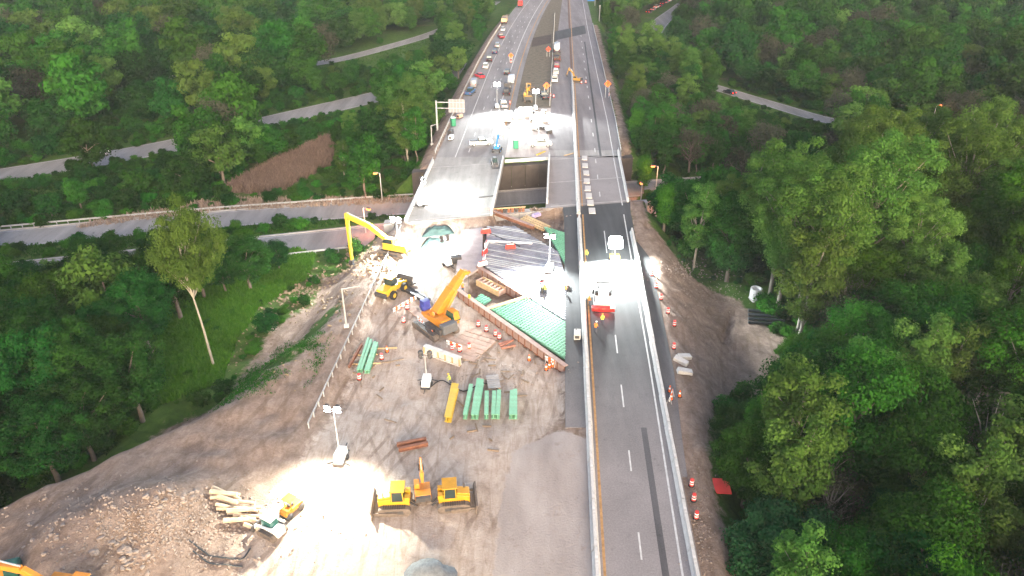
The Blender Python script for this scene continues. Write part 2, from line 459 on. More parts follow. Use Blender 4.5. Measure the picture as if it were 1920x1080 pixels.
    for ru, am in ((rutA, .55), (rutB, .5)):
        q = N.new('ShaderNodeMix'); q.data_type = 'RGBA'; q.blend_type = 'MULTIPLY'; q.inputs[0].default_value = 1; L.new(ru, q.inputs[6]); q.inputs[7].default_value = (am, am, am, 1)
        pad = mix(q.outputs[2], pad, soil); dirt = mix(q.outputs[2], dirt, soil)
    reed = ramp(noise(3, 6, .7, (1, .35, 1)).outputs[0], [(.3, (.10, .075, .058)), (.7, (.22, .165, .135))])
    def edge(sock):
        a = N.new('ShaderNodeMath'); a.operation = 'ADD'; L.new(sock, a.inputs[0])
        s = N.new('ShaderNodeMath'); s.operation = 'MULTIPLY_ADD'; s.inputs[1].default_value = 1.1; s.inputs[2].default_value = -.55
        L.new(nm.outputs[0], s.inputs[0]); L.new(s.outputs[0], a.inputs[1])
        r = N.new('ShaderNodeMapRange'); r.inputs[1].default_value = .40; r.inputs[2].default_value = .60
        L.new(a.outputs[0], r.inputs[0]); return r.outputs[0]
    c = mix(edge(sep.outputs[0]), grass, dirt)
    c = mix(edge(sep.outputs[2]), c, reed)
    c = mix(edge(sep.outputs[1]), c, pad)
    slab = ramp(noise(.35, 8, .6, (1, .3, 1)).outputs[0], [(.3, (.30, .255, .235)), (.7, (.43, .375, .35))])
    slab = mix(ramp(noise(.5, 9, .75).outputs[0], [(.56, (0, 0, 0)), (.68, (.5, .5, .5))]), slab, dirt)
    c = mix(edge(at_.outputs['Alpha']), c, slab)
    L.new(c, b.inputs['Base Color'])
    bp = N.new('ShaderNodeBump'); bp.inputs['Strength'].default_value = .7; bp.inputs['Distance'].default_value = .4
    L.new(nf.outputs[0], bp.inputs['Height']); L.new(bp.outputs[0], b.inputs['Normal'])
    return m

# ---------------------------------------------------------------- ground
def axis(segs):
    out = []
    for a, b, st in segs:
        out += list(np.arange(a, b, st))
    out.append(segs[-1][1]); return np.array(out)
xs = axis([(-4000, -800, 400), (-800, -300, 40), (-300, -75, 6), (-75, 55, .75), (55, 300, 6), (300, 800, 40), (800, 4000, 400)])
ys = axis([(-300, 0, 30), (0, 36, 4), (36, 168, .75), (168, 480, 5), (480, 1000, 40), (1000, 6000, 500)])
GX, GY = np.meshgrid(xs, ys)
GZ = zt(GX, GY)
nx, ny = len(xs), len(ys)
idx = np.arange(nx * ny).reshape(ny, nx)
F4 = np.stack([idx[:-1, :-1], idx[:-1, 1:], idx[1:, 1:], idx[1:, :-1]], -1).reshape(-1, 4)
gme = fast_mesh('ground', np.stack([GX, GY, GZ], -1).reshape(-1, 3), F4)
gme.polygons.foreach_set('use_smooth', [True] * len(gme.polygons))
def soft(poly, w):
    """1 inside a polygon, fading out over w metres"""
    m = inpoly(GX, GY, poly).astype(float)
    d = np.full(GX.shape, 1e9); n = len(poly)
    for i in range(n):
        x0, y0 = poly[i]; x1, y1 = poly[(i + 1) % n]
        ex, ey = x1 - x0, y1 - y0; q = ex * ex + ey * ey + 1e-9
        t = np.clip(((GX - x0) * ex + (GY - y0) * ey) / q, 0, 1)
        d = np.minimum(d, np.hypot(GX - x0 - t * ex, GY - y0 - t * ey))
    return np.clip(np.where(m > .5, .5 + d / w, .5 - d / w), 0, 1)
def wpoly(pts, z): return [at(u, v, z) for u, v in pts]
DIRT_L = wpoly([(775, 400), (690, 470), (600, 480), (585, 520), (500, 570), (455, 640), (400, 720), (300, 745), (170, 860), (60, 925), (-120, 990), (-200, 1300), (1140, 1300), (1125, 900), (1085, 690), (1075, 385)], -2)
DIRT_R = wpoly([(1120, 60), (1165, 230), (1195, 340), (1215, 440), (1290, 500), (1395, 530), (1425, 565), (1480, 600), (1455, 690), (1445, 730), (1340, 760), (1325, 900), (1375, 1080), (1420, 1300), (1290, 1300), (1240, 760), (1180, 440), (1150, 220), (1100, 60)], -3)
SHOULDER_L = wpoly([(770, 380), (800, 270), (850, 170), (905, 80), (930, 30), (955, 30), (900, 150), (840, 260), (800, 380)], -1)
PADP = wpoly([(690, 580), (730, 470), (775, 418), (905, 425), (905, 497), (862, 548), (1060, 692), (1060, 770), (960, 900), (960, 1300), (380, 1300), (470, 1010), (560, 880), (650, 740)], -.6)
REED = wpoly([(425, 362), (470, 335), (540, 300), (600, 268), (625, 262), (620, 310), (560, 340), (520, 365)], LOW)
REED2 = wpoly([(180, 415), (300, 395), (420, 372), (700, 372), (780, 370), (780, 380), (420, 396), (150, 428)], LOW)
dirt = np.maximum.reduce([soft(DIRT_L, 5), soft(DIRT_R, 4), soft(SHOULDER_L, 3)])
greens = soft(wpoly([(640, 560), (560, 600), (470, 690), (430, 720), (560, 720), (610, 640), (650, 590)], -3), 5)
dirt = np.clip(dirt - .75 * greens * (1 - soft(PADP, 2)), 0, 1)
reed = np.maximum(soft(REED, 5), .8 * soft(REED2, 3))
pad = soft(PADP, 5)
def rd0(o, y): return (road_x(y) + o, y)
ca = gme.color_attributes.new('cover', 'FLOAT_COLOR', 'POINT')
ca.data.foreach_set('color', np.stack([dirt, pad, reed, soft([rd0(-13.6, -300), rd0(-4.3, -300), rd0(-4.3, 64), rd0(-8, 66), rd0(-12.8, 62), rd0(-13.6, 55)], 1.6)], -1).astype(np.float32).ravel())
ground = link('ground', gme, ground_material())
tag(ground, kind='structure')

# ---------------------------------------------------------------- roads
def strip(name, o0, o1, y0, y1, z, m, step=6.0, skew=0.0, thick=0.0, parent=None):
    """a sheet (or slab) along the highway between two sideways offsets"""
    f0 = o0 if callable(o0) else (lambda y: o0)
    f1 = o1 if callable(o1) else (lambda y: o1)
    n = max(1, int((y1 - y0) / step)); V = []; F = []
    for k in range(n + 1):
        y = y0 + (y1 - y0) * k / n
        for f in (f0, f1):
            x = road_x(y) + f(y)
            V.append((x, y + skew * x, z))
    for k in range(n):
        F.append((2 * k, 2 * k + 1, 2 * k + 3, 2 * k + 2))
    if thick:
        nv = len(V); V += [(a, b, c - thick) for a, b, c in V]
        for k in range(n):
            F.append((2 * k, 2 * k + 2, nv + 2 * k + 2, nv + 2 * k)); F.append((2 * k + 1, nv + 2 * k + 1, nv + 2 * k + 3, 2 * k + 3))
            F.append((nv + 2 * k, nv + 2 * k + 2, nv + 2 * k + 3, nv + 2 * k + 1))
        F.append((0, nv, nv + 1, 1)); F.append((2 * n, 2 * n + 1, nv + 2 * n + 1, nv + 2 * n))
    me = bpy.data.meshes.new(name); me.from_pydata(V, [], F); me.update()
    o = link(name, me, m, parent)
    if parent is None: tag(o, kind='structure')
    return o
def interp(ys_, vs_): return lambda y: float(np.interp(y, ys_, vs_))
edgeR = interp([45, 77, 131, 190, 236, 330], [3.55, 4.0, 4.3, 4.5, 4.1, 3.5])
barR = interp([45, 70, 110, 134, 159, 190, 240, 420], [4.75, 4.85, 5.1, 5.2, 5.4, 5.8, 5.6, 5.0])
def barRo(d): return lambda y: barR(y) + d
# open carriageway: near old asphalt, new black section, far old asphalt
NEAR0 = 20
eb = strip('highway_road', -4.6, barRo(.5), NEAR0, 66, 0.0, ASPH_NEW, thick=1.2)
ebn = strip('highway_road', -7.0, barRo(.5), 66, 128.0, 0.0, ASPH_NEW, thick=1.4)
ebf = strip('highway_road', interp([161, 250, 420, 470], [-10.6, -10.6, -7.4, -6.5]), barRo(.9), 161, 470, 0.0, ASPH_OLD, thick=.5)
ebs = strip('road_shoulder', barRo(.5), interp([20, 60, 76, 112, 116], [5.4, 5.9, 7.0, 7.4, 5.8]), 58, 116, -.014, ASPH_NEW, thick=.6)
strip('road_patch', -9.4, 4.6, 284, 303, .006, ASPH_NEW, skew=1.1)
wb = strip('westbound_road', lambda y: -36.3 + wshift(y), lambda y: -20.5 + wshift(y), 161.0, 470, 0.0, ASPH_WB, thick=.5)
strip('work_yard', -20.5, -10.6, 161.0, 203, -.004, CONC_PAD, thick=.5)
med = strip('median', lambda y: -20.5 + wshift(y), interp([161, 250, 420, 470], [-10.6, -10.6, -7.4, -6.5]), 203, 470, -.012, mat('median dry grass', (.115, .095, .066), .95, .45, .8, bump=.3))
strip('median_patch', -18.8, -10.9, 282, 300, -.006, mat('dark brown median patch', (.055, .038, .030), .95, .35, .5, bump=.3), skew=1.0)  # flat dark brown sheet laid across the median

def ribbon(name, pts, w, z, m, parent=None):
    P = [Vector(p) for p in pts]; V = []; F = []
    for i, p in enumerate(P):
        d = (P[min(i + 1, len(P) - 1)] - P[max(i - 1, 0)]).normalized()
        nrm = Vector((-d.y, d.x))
        V += [(p.x + nrm.x * w / 2, p.y + nrm.y * w / 2, z), (p.x - nrm.x * w / 2, p.y - nrm.y * w / 2, z)]
    for i in range(len(P) - 1): F.append((2 * i, 2 * i + 1, 2 * i + 3, 2 * i + 2))
    me = bpy.data.meshes.new(name); me.from_pydata(V, [], F); me.update()
    o = link(name, me, m, parent)
    if parent is None: tag(o, kind='structure')
    return o
ZR = LOW + .12
for nm, pts, w in (('side_road', roadA, 8.8), ('side_road', roadB, 9.6), ('ramp_road', rampL, 11.5), ('side_road', farL, 7.0), ('ramp_road', rampR, 6.6), ('side_road', farR, 9.0)):
    rd = ribbon(nm, pts, w, ZR, ASPH_SIDE)
    for sgn in (-1, 1):
        P = [Vector(p) for p in pts]; off = []
        for i, p in enumerate(P):
            d = (P[min(i + 1, len(P) - 1)] - P[max(i - 1, 0)]).normalized()
            off.append((p.x - d.y * sgn * (w / 2 - .5), p.y + d.x * sgn * (w / 2 - .5)))
        ribbon('edge_line', off, .16, ZR + .005, WPAINT, rd)
# kerb along the near side road
for pts, w, sgn in ((roadA, 8.8, 1), (roadB, 9.6, 1)):
    P = [Vector(p) for p in pts]; mbk = MB()
    for i in range(len(P) - 1):
        d = (P[i + 1] - P[i]).normalized(); n_ = Vector((-d.y, d.x)) * sgn * (w / 2 + .2)
        a = P[i] + n_; b_ = P[i + 1] + n_
        mbk.bar((a.x, a.y, ZR + .02), (b_.x, b_.y, ZR + .02), .4, .3)
    tag(mbk.build('kerb', CONC_OLD), kind='structure')

# painted lines, each dash a piece of its road
dash_me = MB().box(0, 0, 0, .17, 3.0, .004).mesh('lane_dash')
dash_me.materials.append(WPAINT)
LEAN = -math.atan(.0602)
def dash(parent, off, y, ln=1.0, z=.008, w=1.0):
    o = bpy.data.objects.new('lane_dash', dash_me); col.objects.link(o); o.parent = parent
    o.location = (road_x(y) + off, y, z); o.rotation_euler = (0, 0, LEAN); o.scale = (w, ln, 1)
for y in (38, 48.8, 60.5): dash(eb, 0, y, 1.1)
for y in (72, 83.5, 95.5, 105.5): dash(ebn, 0, y, 1.5 if y < 110 else 1)
dash(ebn, .2, 116, 3.0)
for k in range(13): dash(ebf, .3, 166 + k * 12.2, 1.0, w=1.3)
for k in range(17): dash(wb, -29.2 + wshift(166 + k * 12.2), 166 + k * 12.2, 1.0, w=1.2)
for k in range(17): dash(wb, -27.0 + wshift(200 + k * 12.2), 200 + k * 12.2, 1.0, w=1.2)
for par, y0, y1 in ((eb, NEAR0, 66), (ebn, 66, 128), (ebf, 161, 470)):
    strip('edge_line', lambda y: edgeR(y) - .1, lambda y: edgeR(y) + .1, y0, y1, .007, WPAINT, parent=par)
    strip('yellow_line', -3.62, -3.36, y0, y1, .007, YPAINT, parent=par)
    strip('gutter_strip', -4.6, -3.9, y0, y1, .004, mat('brown gutter strip', (.12, .07, .05), .95, .35, 1, bump=.2), parent=par)  # narrow brown strip between the barrier and the yellow line
strip('tar_seam', 1.7, 2.35, NEAR0, 66, .005, asphalt('dark tar seam', (.07, .066, .07), (.09, .085, .09), .3), parent=eb)
strip('tar_seam', 1.2, 1.7, 161, 300, .005, ASPH_NEW, parent=ebf)
strip('edge_line', lambda y: -32.0 + wshift(y), lambda y: -31.8 + wshift(y), 161, 470, .007, WPAINT, parent=wb)
strip('edge_line', lambda y: -24.9 + wshift(y), lambda y: -24.6 + wshift(y), 175, 470, .007, WPAINT, parent=wb)
strip('yellow_line', lambda y: -22.2 + wshift(y), lambda y: -21.9 + wshift(y), 175, 470, .007, YPAINT, parent=wb)

# ---------------------------------------------------------------- bridges
def deck(name, o0, o1, ya, yb, m, label):
    """a skewed deck slab over the side roads"""
    t = thing(name, label, 'bridge', (road_x(145), 145, 0))
    def corner(o, f):
        y = 145.0
        for _ in range(6): y = f(road_x(y) + o)
        return (road_x(y) + o - road_x(145), y - 145.0)
    P = [corner(o0, ya), corner(o1, ya), corner(o1, yb), corner(o0, yb)]
    MB().plan(P, -.5, 0.0).build('deck_slab', m, t)
    k = max(2, int((o1 - o0) / 3))
    for i in range(k):
        f = (i + .5) / k
        a = Vector(P[0]).lerp(Vector(P[1]), f); b = Vector(P[3]).lerp(Vector(P[2]), f)
        MB().bar((a.x, a.y, -1.1), (b.x, b.y, -1.1), .45, 1.15).build('girder', RUST, t)
    return t, P
ywn = lambda x: 128.2 + .2 * x; yen = lambda x: 125.4 + .2 * x; yfar = lambda x: 158.2 + .2 * x
wbd, Pw = deck('highway_bridge', -36.6, -20.5, ywn, yfar, DECK_DUST, 'closed dusty concrete bridge deck left of the median opening')
ebd, Pe = deck('highway_bridge', -10.6, 6.0, lambda x: 129.6 + .2 * x, yfar, ASPH_NEW, 'black paved bridge deck carrying the open lanes over the side road')
# deck paint and joints
def on_deck(t, nm, o0, o1, y0, y1, m, z=.008):
    V = []
    for y, o in ((y0, o0), (y0, o1), (y1, o1), (y1, o0)):
        V.append((road_x(y) + o - road_x(145), y - 145, z))
    me = bpy.data.meshes.new(nm); me.from_pydata(V, [], [(0, 1, 2, 3)]); me.update()
    return link(nm, me, m, t)
for y in (137, 147, 157): on_deck(ebd, 'lane_dash', .1, .28, y, y + 2.6, WPAINT)
on_deck(ebd, 'edge_line', 4.25, 4.45, 132.5, 160.5, WPAINT)
on_deck(ebd, 'yellow_line', -3.6, -3.35, 132, 159.5, YPAINT)
on_deck(ebd, 'gutter_strip', -4.6, -3.9, 132, 159.5, MATS['brown gutter strip'], .005)
def joint(t, o0, o1, yb, m, w=.35):
    V = []
    for o, d in ((o0, 0), (o1, 0), (o1, w), (o0, w)):
        x = road_x(145) + o; V.append((o, yb + .2 * x + d - 145, .011))
    me = bpy.data.meshes.new('deck_joint'); me.from_pydata(V, [], [(0, 1, 2, 3)]); me.update()
    link('deck_joint', me, m, t)
for yb in (130.2, 143.0, 157.4): joint(ebd, -10.4, 5.6, yb, CONC_OLD)
for yb in (129.0, 157.4): joint(wbd, -36.0, -21.0, yb, CONC_OLD)
# link slab between the deck ends and the road
link_e = strip('highway_road', -10.6, barRo(.9), 162.0, 166, .004, DECK_DUST)
def quad(nm, pts, z, m, thick=.5):
    o = MB().plan(pts, z - thick, z).build(nm, m); tag(o, kind='structure'); return o
def rd(o, y): return (road_x(y) + o, y)
quad('approach_slab', [rd(-7.0, 127.9), rd(5.6, 127.9), (ebd.location.x + Pe[1][0], 145 + Pe[1][1] - .03), (ebd.location.x + Pe[0][0] + 3.4, 145 + Pe[0][1] + .6)], -.002, ASPH_NEW)
quad('approach_slab', [(ebd.location.x + Pe[3][0], 145 + Pe[3][1] + .03), (ebd.location.x + Pe[2][0], 145 + Pe[2][1] + .03), rd(6.0, 166.5), rd(-10.5, 161.0)], -.006, DECK_DUST)
quad('approach_slab', [(wbd.location.x + Pw[3][0], 145 + Pw[3][1] + .03), (wbd.location.x + Pw[2][0], 145 + Pw[2][1] + .03), rd(-20.6, 162.5), rd(-36.2, 161.0)], -.006, DECK_DUST)
# abutments and the wing walls of the underpass
def wall(name, x0, x1, f, z0, z1, th, label, m=CONC_OLD):
    t = thing(name, label, 'wall', (x0, f(x0), 0))
    n = max(1, round((x1 - x0) / 3.2)); d = (x1 - x0) / n
    for k in range(n):
        a = k * d + .03; b = (k + 1) * d - .03
        P = [(a, f(x0 + a) - f(x0) - th), (b, f(x0 + b) - f(x0) - th), (b, f(x0 + b) - f(x0)), (a, f(x0 + a) - f(x0))]
        MB().plan(P, z0, z1).build('wall_panel', m, t)
    return t
wall('abutment_wall', -24, 27, lambda x: 131.6 + .2 * x, LOW - .5, -.62, 1.8, 'concrete abutment wall on the camera side of the underpass')
wall('abutment_wall', -22, 28, lambda x: 159.2 + .2 * x, LOW - .5, -.62, 2.4, 'stained and shade darkened brown concrete abutment wall at the far side of the underpass', mat('stained and shade darkened brown concrete', (.058, .048, .043), .9, .35, .4, bump=.2))  # far wall: underpass shade put into the stained concrete's base colour
# frame of the median opening: parapets on the inner edges
def parapet(x0, y0, x1, y1, label, z=0.0, h=.9, w=.4, m=CONC, seg=3.0, name='bridge_parapet', posts=True):
    a = Vector((x0, y0, z)); b = Vector((x1, y1, z)); L_ = (b - a).length; d = (b - a) / L_
    t = thing(name, label, 'parapet', a, math.atan2(d.y, d.x))
    n = max(1, int(L_ / seg)); s_ = L_ / n
    pm = MB().side([(0.02, 0), (s_ - .02, 0), (s_ - .02, h), (0.02, h)], -w / 2, w / 2).mesh('parapet_panel'); pm.materials.append(m)
    gm = MB().box(0, 0, h + .18, .12, .12, .36).mesh('rail_post'); gm.materials.append(STEEL)
    for k in range(n):
        o = bpy.data.objects.new('parapet_panel', pm); col.objects.link(o); o.parent = t; o.location = (k * s_, 0, 0)
        if posts:
            o = bpy.data.objects.new('rail_post', gm); col.objects.link(o); o.parent = t; o.location = (k * s_ + .1, 0, 0)
    if posts: MB().box(L_ / 2, 0, h + .38, L_, .1, .1).build('rail', STEEL, t)
    return t
def prm(o, y): return (road_x(y) + o, y)
parapet(*prm(-20.75, 127.5), *prm(-20.75, 158.5), 'white parapet on the left edge of the median opening')
parapet(*prm(-10.35, 133.3), *prm(-10.35, 160.5), 'white parapet on the right edge of the median opening')
parapet(*prm(-36.4, 124.5), *prm(-36.4, 157.5), 'long outer parapet of the closed dusty bridge deck', h=.8)
parapet(*prm(5.5, 134.0), *prm(5.6, 164.0), 'outer parapet with rail beside the open lanes on the bridge', h=.9, w=.35)
ob = road_x(159) - 20.4
parapet(ob, abut_far(ob) - .4, ob + 9.8, abut_far(ob + 9.8) - .4, 'pale end parapet across the far side of the median opening', h=.7, posts=False)

# ---------------------------------------------------------------- barriers and guardrails
def jersey_mesh(ln, name='concrete_barrier', m=CONC):
    P = [(-.38, 0), (.38, 0), (.38, .08), (.20, .33), (.15, .88), (-.15, .88), (-.20, .33), (-.38, .08)]
    n = len(P)
    V = [(x, -ln / 2, z) for x, z in P] + [(x, ln / 2, z) for x, z in P]
    F = [(k, (k + 1) % n, n + (k + 1) % n, n + k) for k in range(n)] + [tuple(range(n - 1, -1, -1)), tuple(range(n, 2 * n))]
    mb = MB(); mb.add(V, F)
    me = mb.mesh(name); me.materials.append(m); return me
JER = jersey_mesh(5.94)
def barrier_line(offf, y0, y1, label, group, z=0.0, me=JER, ln=6.0, wob=.03):
    y = y0 + ln / 2
    while y < y1:
        o = bpy.data.objects.new('concrete_barrier', me); col.objects.link(o)
        of = offf(y) if callable(offf) else offf
        o.location = (road_x(y) + of + random.uniform(-wob, wob), y, z)
        o.rotation_euler = (0, 0, LEAN + random.uniform(-.006, .006))
        tag(o, label, 'barrier', group)
        y += ln
barrier_line(-4.25, NEAR0 + 10, 128, 'white concrete barrier segment in the line left of the open lanes before the bridge', 'barriers left of the open lanes, near stretch')
barrier_line(-4.25, 128, 164, 'white concrete barrier segment standing on the black paved bridge deck', 'barriers on the paved bridge deck', z=.012)
barrier_line(-4.25, 164, 246, 'white concrete barrier segment left of the open lanes beyond the bridge', 'barriers left of the open lanes, far stretch')
barrier_line(barR, NEAR0 + 10, 118, 'white concrete barrier segment in the line along the right edge of the open lanes', 'barriers right of the open lanes')

def guardrail(pts, label, group=None, h=.75):
    t = thing('guardrail', label, 'guardrail', pts[0], 0, group)
    o = Vector(pts[0]); mb = MB()
    pm = MB().box(0, 0, .35, .12, .16, .9).mesh('post'); pm.materials.append(STEEL)
    for i in range(len(pts) - 1):
        a = Vector(pts[i]) - o; b = Vector(pts[i + 1]) - o
        L_ = (b - a).length; n = max(1, int(L_ / 2.0)); d = (b - a) / L_
        nrm = Vector((-d.y, d.x, 0)) * .1
        for k in range(n):
            q = bpy.data.objects.new('post', pm); col.objects.link(q); q.parent = t; q.location = a + d * (L_ * k / n)
        for dz in (h - .2, h - .02):
            mb.bar(a + nrm + Vector((0, 0, dz)), b + nrm + Vector((0, 0, dz)), .06, .15)
    mb.build('rail', STEEL, t)
    return t
def offp(o, y): return (road_x(y) + o, y, gz(road_x(y) + o, y))
guardrail([offp(-36.6, y) for y in (66, 78, 90, 102, 114, 122)], 'low pale guardrail along the left edge of the dirt work zone')
guardrail([offp(barR(y) + .9, y) for y in (166, 190, 215, 240, 270, 300, 340)], 'long guardrail on the right shoulder beyond the bridge')
guardrail([offp(-36.9 + wshift(y), y) for y in (164, 185, 205, 230, 260, 300, 340)], 'guardrail along the left shoulder behind the parked vehicles')
guardrail([offp(-10.9, y) for y in (205, 230, 260, 290, 330, 370)], 'grey guardrail on the right side of the grass median')
guardrail([(x, y, LOW + .1) for x, y in ((-43.5, 122.2), (-35, 124.6), (-27, 126.6))], 'short guardrail beside the side road below the yellow long boom')
guardrail([(p[0] - .6, p[1] + 5.2, LOW + .1) for p in roadA[4:34:4]], 'dark guardrail along the far verge of the side road on the left')

# pale pads in a staggered row on the black deck
slab_me = MB().box(0, 0, .09, 1.25, 2.6, .18).mesh('concrete_slab'); slab_me.materials.append(CONC)
for (u, v) in ((1096, 297), (1097, 311), (1099, 325), (1100, 340), (1102, 354), (1104, 368), (1107, 381), (1110, 396)):
    x, y = at(u, v, 0)
    o = bpy.data.objects.new('concrete_slab', slab_me); col.objects.link(o); o.location = (x, y, .012); o.rotation_euler = (0, 0, LEAN + random.uniform(-.05, .05))
    tag(o, 'pale rectangular concrete pad in the staggered row on the black lanes', 'slab', 'pale pads on the black lanes')

# ---------------------------------------------------------------- light towers and lamps
def spot(parent, loc, target, power, size=110, blend=.35, colr=(.93, 1.0, .97), r=.35):
    l = bpy.data.lights.new('flood_light', 'SPOT'); l.energy = power * FLOOD; l.spot_size = R(size); l.spot_blend = blend
    l.color = colr; l.shadow_soft_size = r
    o = bpy.data.objects.new('flood_light', l); col.objects.link(o); o.parent = parent
    o.location = loc
    o.rotation_euler = (Vector(target) - Vector(loc)).to_track_quat('-Z', 'Y').to_euler()
    return o
light_towers = []
def light_tower(base, aim, h, power, label, lit=True, tint=(.93, 1.0, .97), size=120, blend=.75, trailer=WHITE, head_w=1.0):
    base = Vector(base); aim = Vector(aim)
    d = aim - base; rz = math.atan2(d.y, d.x)
    t = thing('light_tower', label, 'light tower', base, rz, 'light towers on the work site')
    MB().box(0, 0, .75, 1.9, 1.1, .9, tx=.9, ty=.9).build('generator_box', trailer, t, bevel=.05)
    MB().box(0, 0, .28, 2.5, 1.2, .12).bar((-1.2, 0, .3), (-2.3, 0, .35), .1, .1).build('trailer_frame', DARK, t)
    for sx in (-1, 1):
        MB().cyl((-.1, sx * .6, .3), (-.1, sx * .78, .3), .3, n=12).build('wheel', RUBBER, t)
        MB().bar((.8, sx * .5, .3), (.9, sx * 1.3, .05), .09, .09).build('outrigger', DARK, t)
    MB().cyl((.2, 0, 1.2), (.2, 0, h * .55), .09, n=8).cyl((.2, 0, h * .55), (.2, 0, h), .06, n=8).build('mast', STEEL, t)
    MB().bar((.2, -.75 * head_w, h), (.2, .75 * head_w, h), .07, .07).build('crossbar', STEEL, t)
    dn = Vector((d.length, 0, base.z * 0 + aim.z - base.z - h)).normalized()
    for sy in (-.7, .7):
        for dz in (-.02, .5):
            c = Vector((.3, sy * .8 * head_w, h + dz))
            hd = MB().cyl(c - dn * .2, c + dn * .12, .2, .36, n=12).build('lamp_head', DARK, t)
            MB().cyl(c + dn * .125, c + dn * .15, .34, .34, n=12).build('lens', FLOODLENS if lit else LENS, hd)
    if lit:
        L0 = Vector((.75, 0, h + .25))
        spot(t, L0, L0 + dn, power, size, blend, tint)
    light_towers.append(t)
    return t
def g(u, v):
    p = gp(u, v); return p
def pd(u, v, z=0.0):
    x, y = at(u, v, z); return Vector((x, y, z))
light_tower(pd(932, 203), pd(958, 262), 6.5, 42000, 'tall lit light tower on the left carriageway beyond the bridge', size=128)
light_tower(pd(1004, 206), pd(1025, 262), 5.0, 52000, 'short lit light tower in the median beside the orange diamond sign', size=128)
light_tower(pd(1030, 508, 0.1), pd(1018, 532), 6.2, 34000, 'lit light tower standing on the metal decking of the new bridge', size=120)
light_tower(g(748, 468), g(715, 510), 5.6, 52000, 'lit light tower beside the yellow long reach excavator', size=132)
def side_head(t, wtarget, h, power, size=80, blend=.6):
    """one of the tower's heads turned another way"""
    M = Matrix.Rotation(-t.rotation_euler.z, 3, 'Z'); q = M @ (Vector(wtarget) - t.location); c = Vector((.3, 0, h + .6)); d = (q - c).normalized()
    hd = MB().cyl(c - d * .2, c + d * .12, .2, .36, n=12).build('lamp_head', DARK, t)
    MB().cyl(c + d * .125, c + d * .15, .34, .34, n=12).build('lens', FLOODLENS, hd)
    spot(t, c + d * .7, q, power, size, blend)
side_head(light_towers[-1], gp(540, 520), 5.6, 70000, 75)
light_tower(g(838, 497), g(800, 470), 4.6, 40000, 'lit light tower between the dark tarpaulins and the crane boom', size=132)
light_tower(g(800, 722), g(820, 640), 4.2, 0, 'unlit light tower with four black lamp heads on the dirt', lit=False)
light_tower(pd(792, 386), pd(850, 372), 5.0, 34000, 'thin lit light mast at the left edge of the dusty bridge deck', size=135)
light_tower(g(640, 862), g(585, 985), 7.0, 46000, 'lit light tower flooding the white dirt in the near left corner', size=130, blend=1.0, tint=(1.0, .97, .80))
# balloon light on a cart
bp_ = pd(1152, 487)
t = thing('balloon_light', 'glowing box shaped balloon light on a cart on the open lanes', 'work light', bp_)
MB().box(0, 0, .55, 1.6, 1.1, .7).build('cart', YELLOW, t, bevel=.05)
for sx in (-.6, .6):
    for sy in (-.5, .5): MB().cyl((sx, sy - .08, .25), (sx, sy + .08, .25), .25, n=10).build('wheel', RUBBER, t)
MB().cyl((0, 0, .9), (0, 0, 2.4), .07, n=8).build('mast', STEEL, t)
MB().box(0, 0, 3.2, 2.3, 1.6, 1.7, tx=.9, ty=.9).build('balloon', emit('glowing balloon fabric', (.86, 1.0, .97), 9.0), t, bevel=.2)
spot(t, (0, -1.2, 2.9), (0.0, -4.6, 0), 85000, 150, .3, r=.6)
spot(t, (1.4, 0, 3.2), (14, -5, -2), 20000, 80, .6, r=.4)

def street_lamp(base, h, label, lit=True, power=900, arm=1.6, rz=0.0, m=STEEL, colr=(1.0, .45, .15)):
    t = thing('street_lamp', label, 'street lamp', base, rz)
    MB().cyl((0, 0, 0), (0, 0, h), .13, .08, n=8).build('pole', m, t)
    MB().bar((0, 0, h - .1), (arm, 0, h + .2), .08, .08).build('arm', m, t)
    hd = MB().box(arm + .3, 0, h + .2, .8, .32, .18, tx=.8).build('lamp_head', DARK, t)
    MB().box(arm + .3, 0, h - .02, .8, .5, .32, tx=.8, ty=.7).build('lens', SODIUM if lit else LENS, hd)
    if lit:
        l = bpy.data.lights.new('lamp_light', 'POINT'); l.energy = power * FLOOD; l.color = colr; l.shadow_soft_size = .3
        o = bpy.data.objects.new('lamp_light', l); col.objects.link(o); o.parent = t; o.location = (arm + .3, 0, h - .25)
    return t
def low(u, v, z=LOW):
    x, y = at(u, v, z); return Vector((x, y, gz(x, y)))
street_lamp(low(717, 378), 6.6, 'orange lit street lamp at the left foot of the bridge', rz=R(180), arm=.7, power=1500)
street_lamp(low(686, 437), 5.5, 'thin lamp post with added reddish light on the verge between the side roads', rz=R(-30), arm=1.0, power=2600, colr=(1.0, .36, .2))  # unlit post; its reddish light is added to redden the road
street_lamp(low(1228, 372), 7.5, 'orange lit street lamp among the vines right of the bridge', rz=R(180), arm=.8, power=1500)
street_lamp(low(1262, 405), 6.5, 'small warm lamp deep among the trees right of the bridge', rz=R(180), arm=.8, power=600)
street_lamp(low(1738, 262), 9.5, 'orange lit street lamp standing in the far right wood', rz=0, arm=.6, power=1500)
street_lamp(low(1200, 392), 5.5, 'warm lamp beside the side road under the right edge of the bridge', rz=R(90), arm=.8, power=1800)

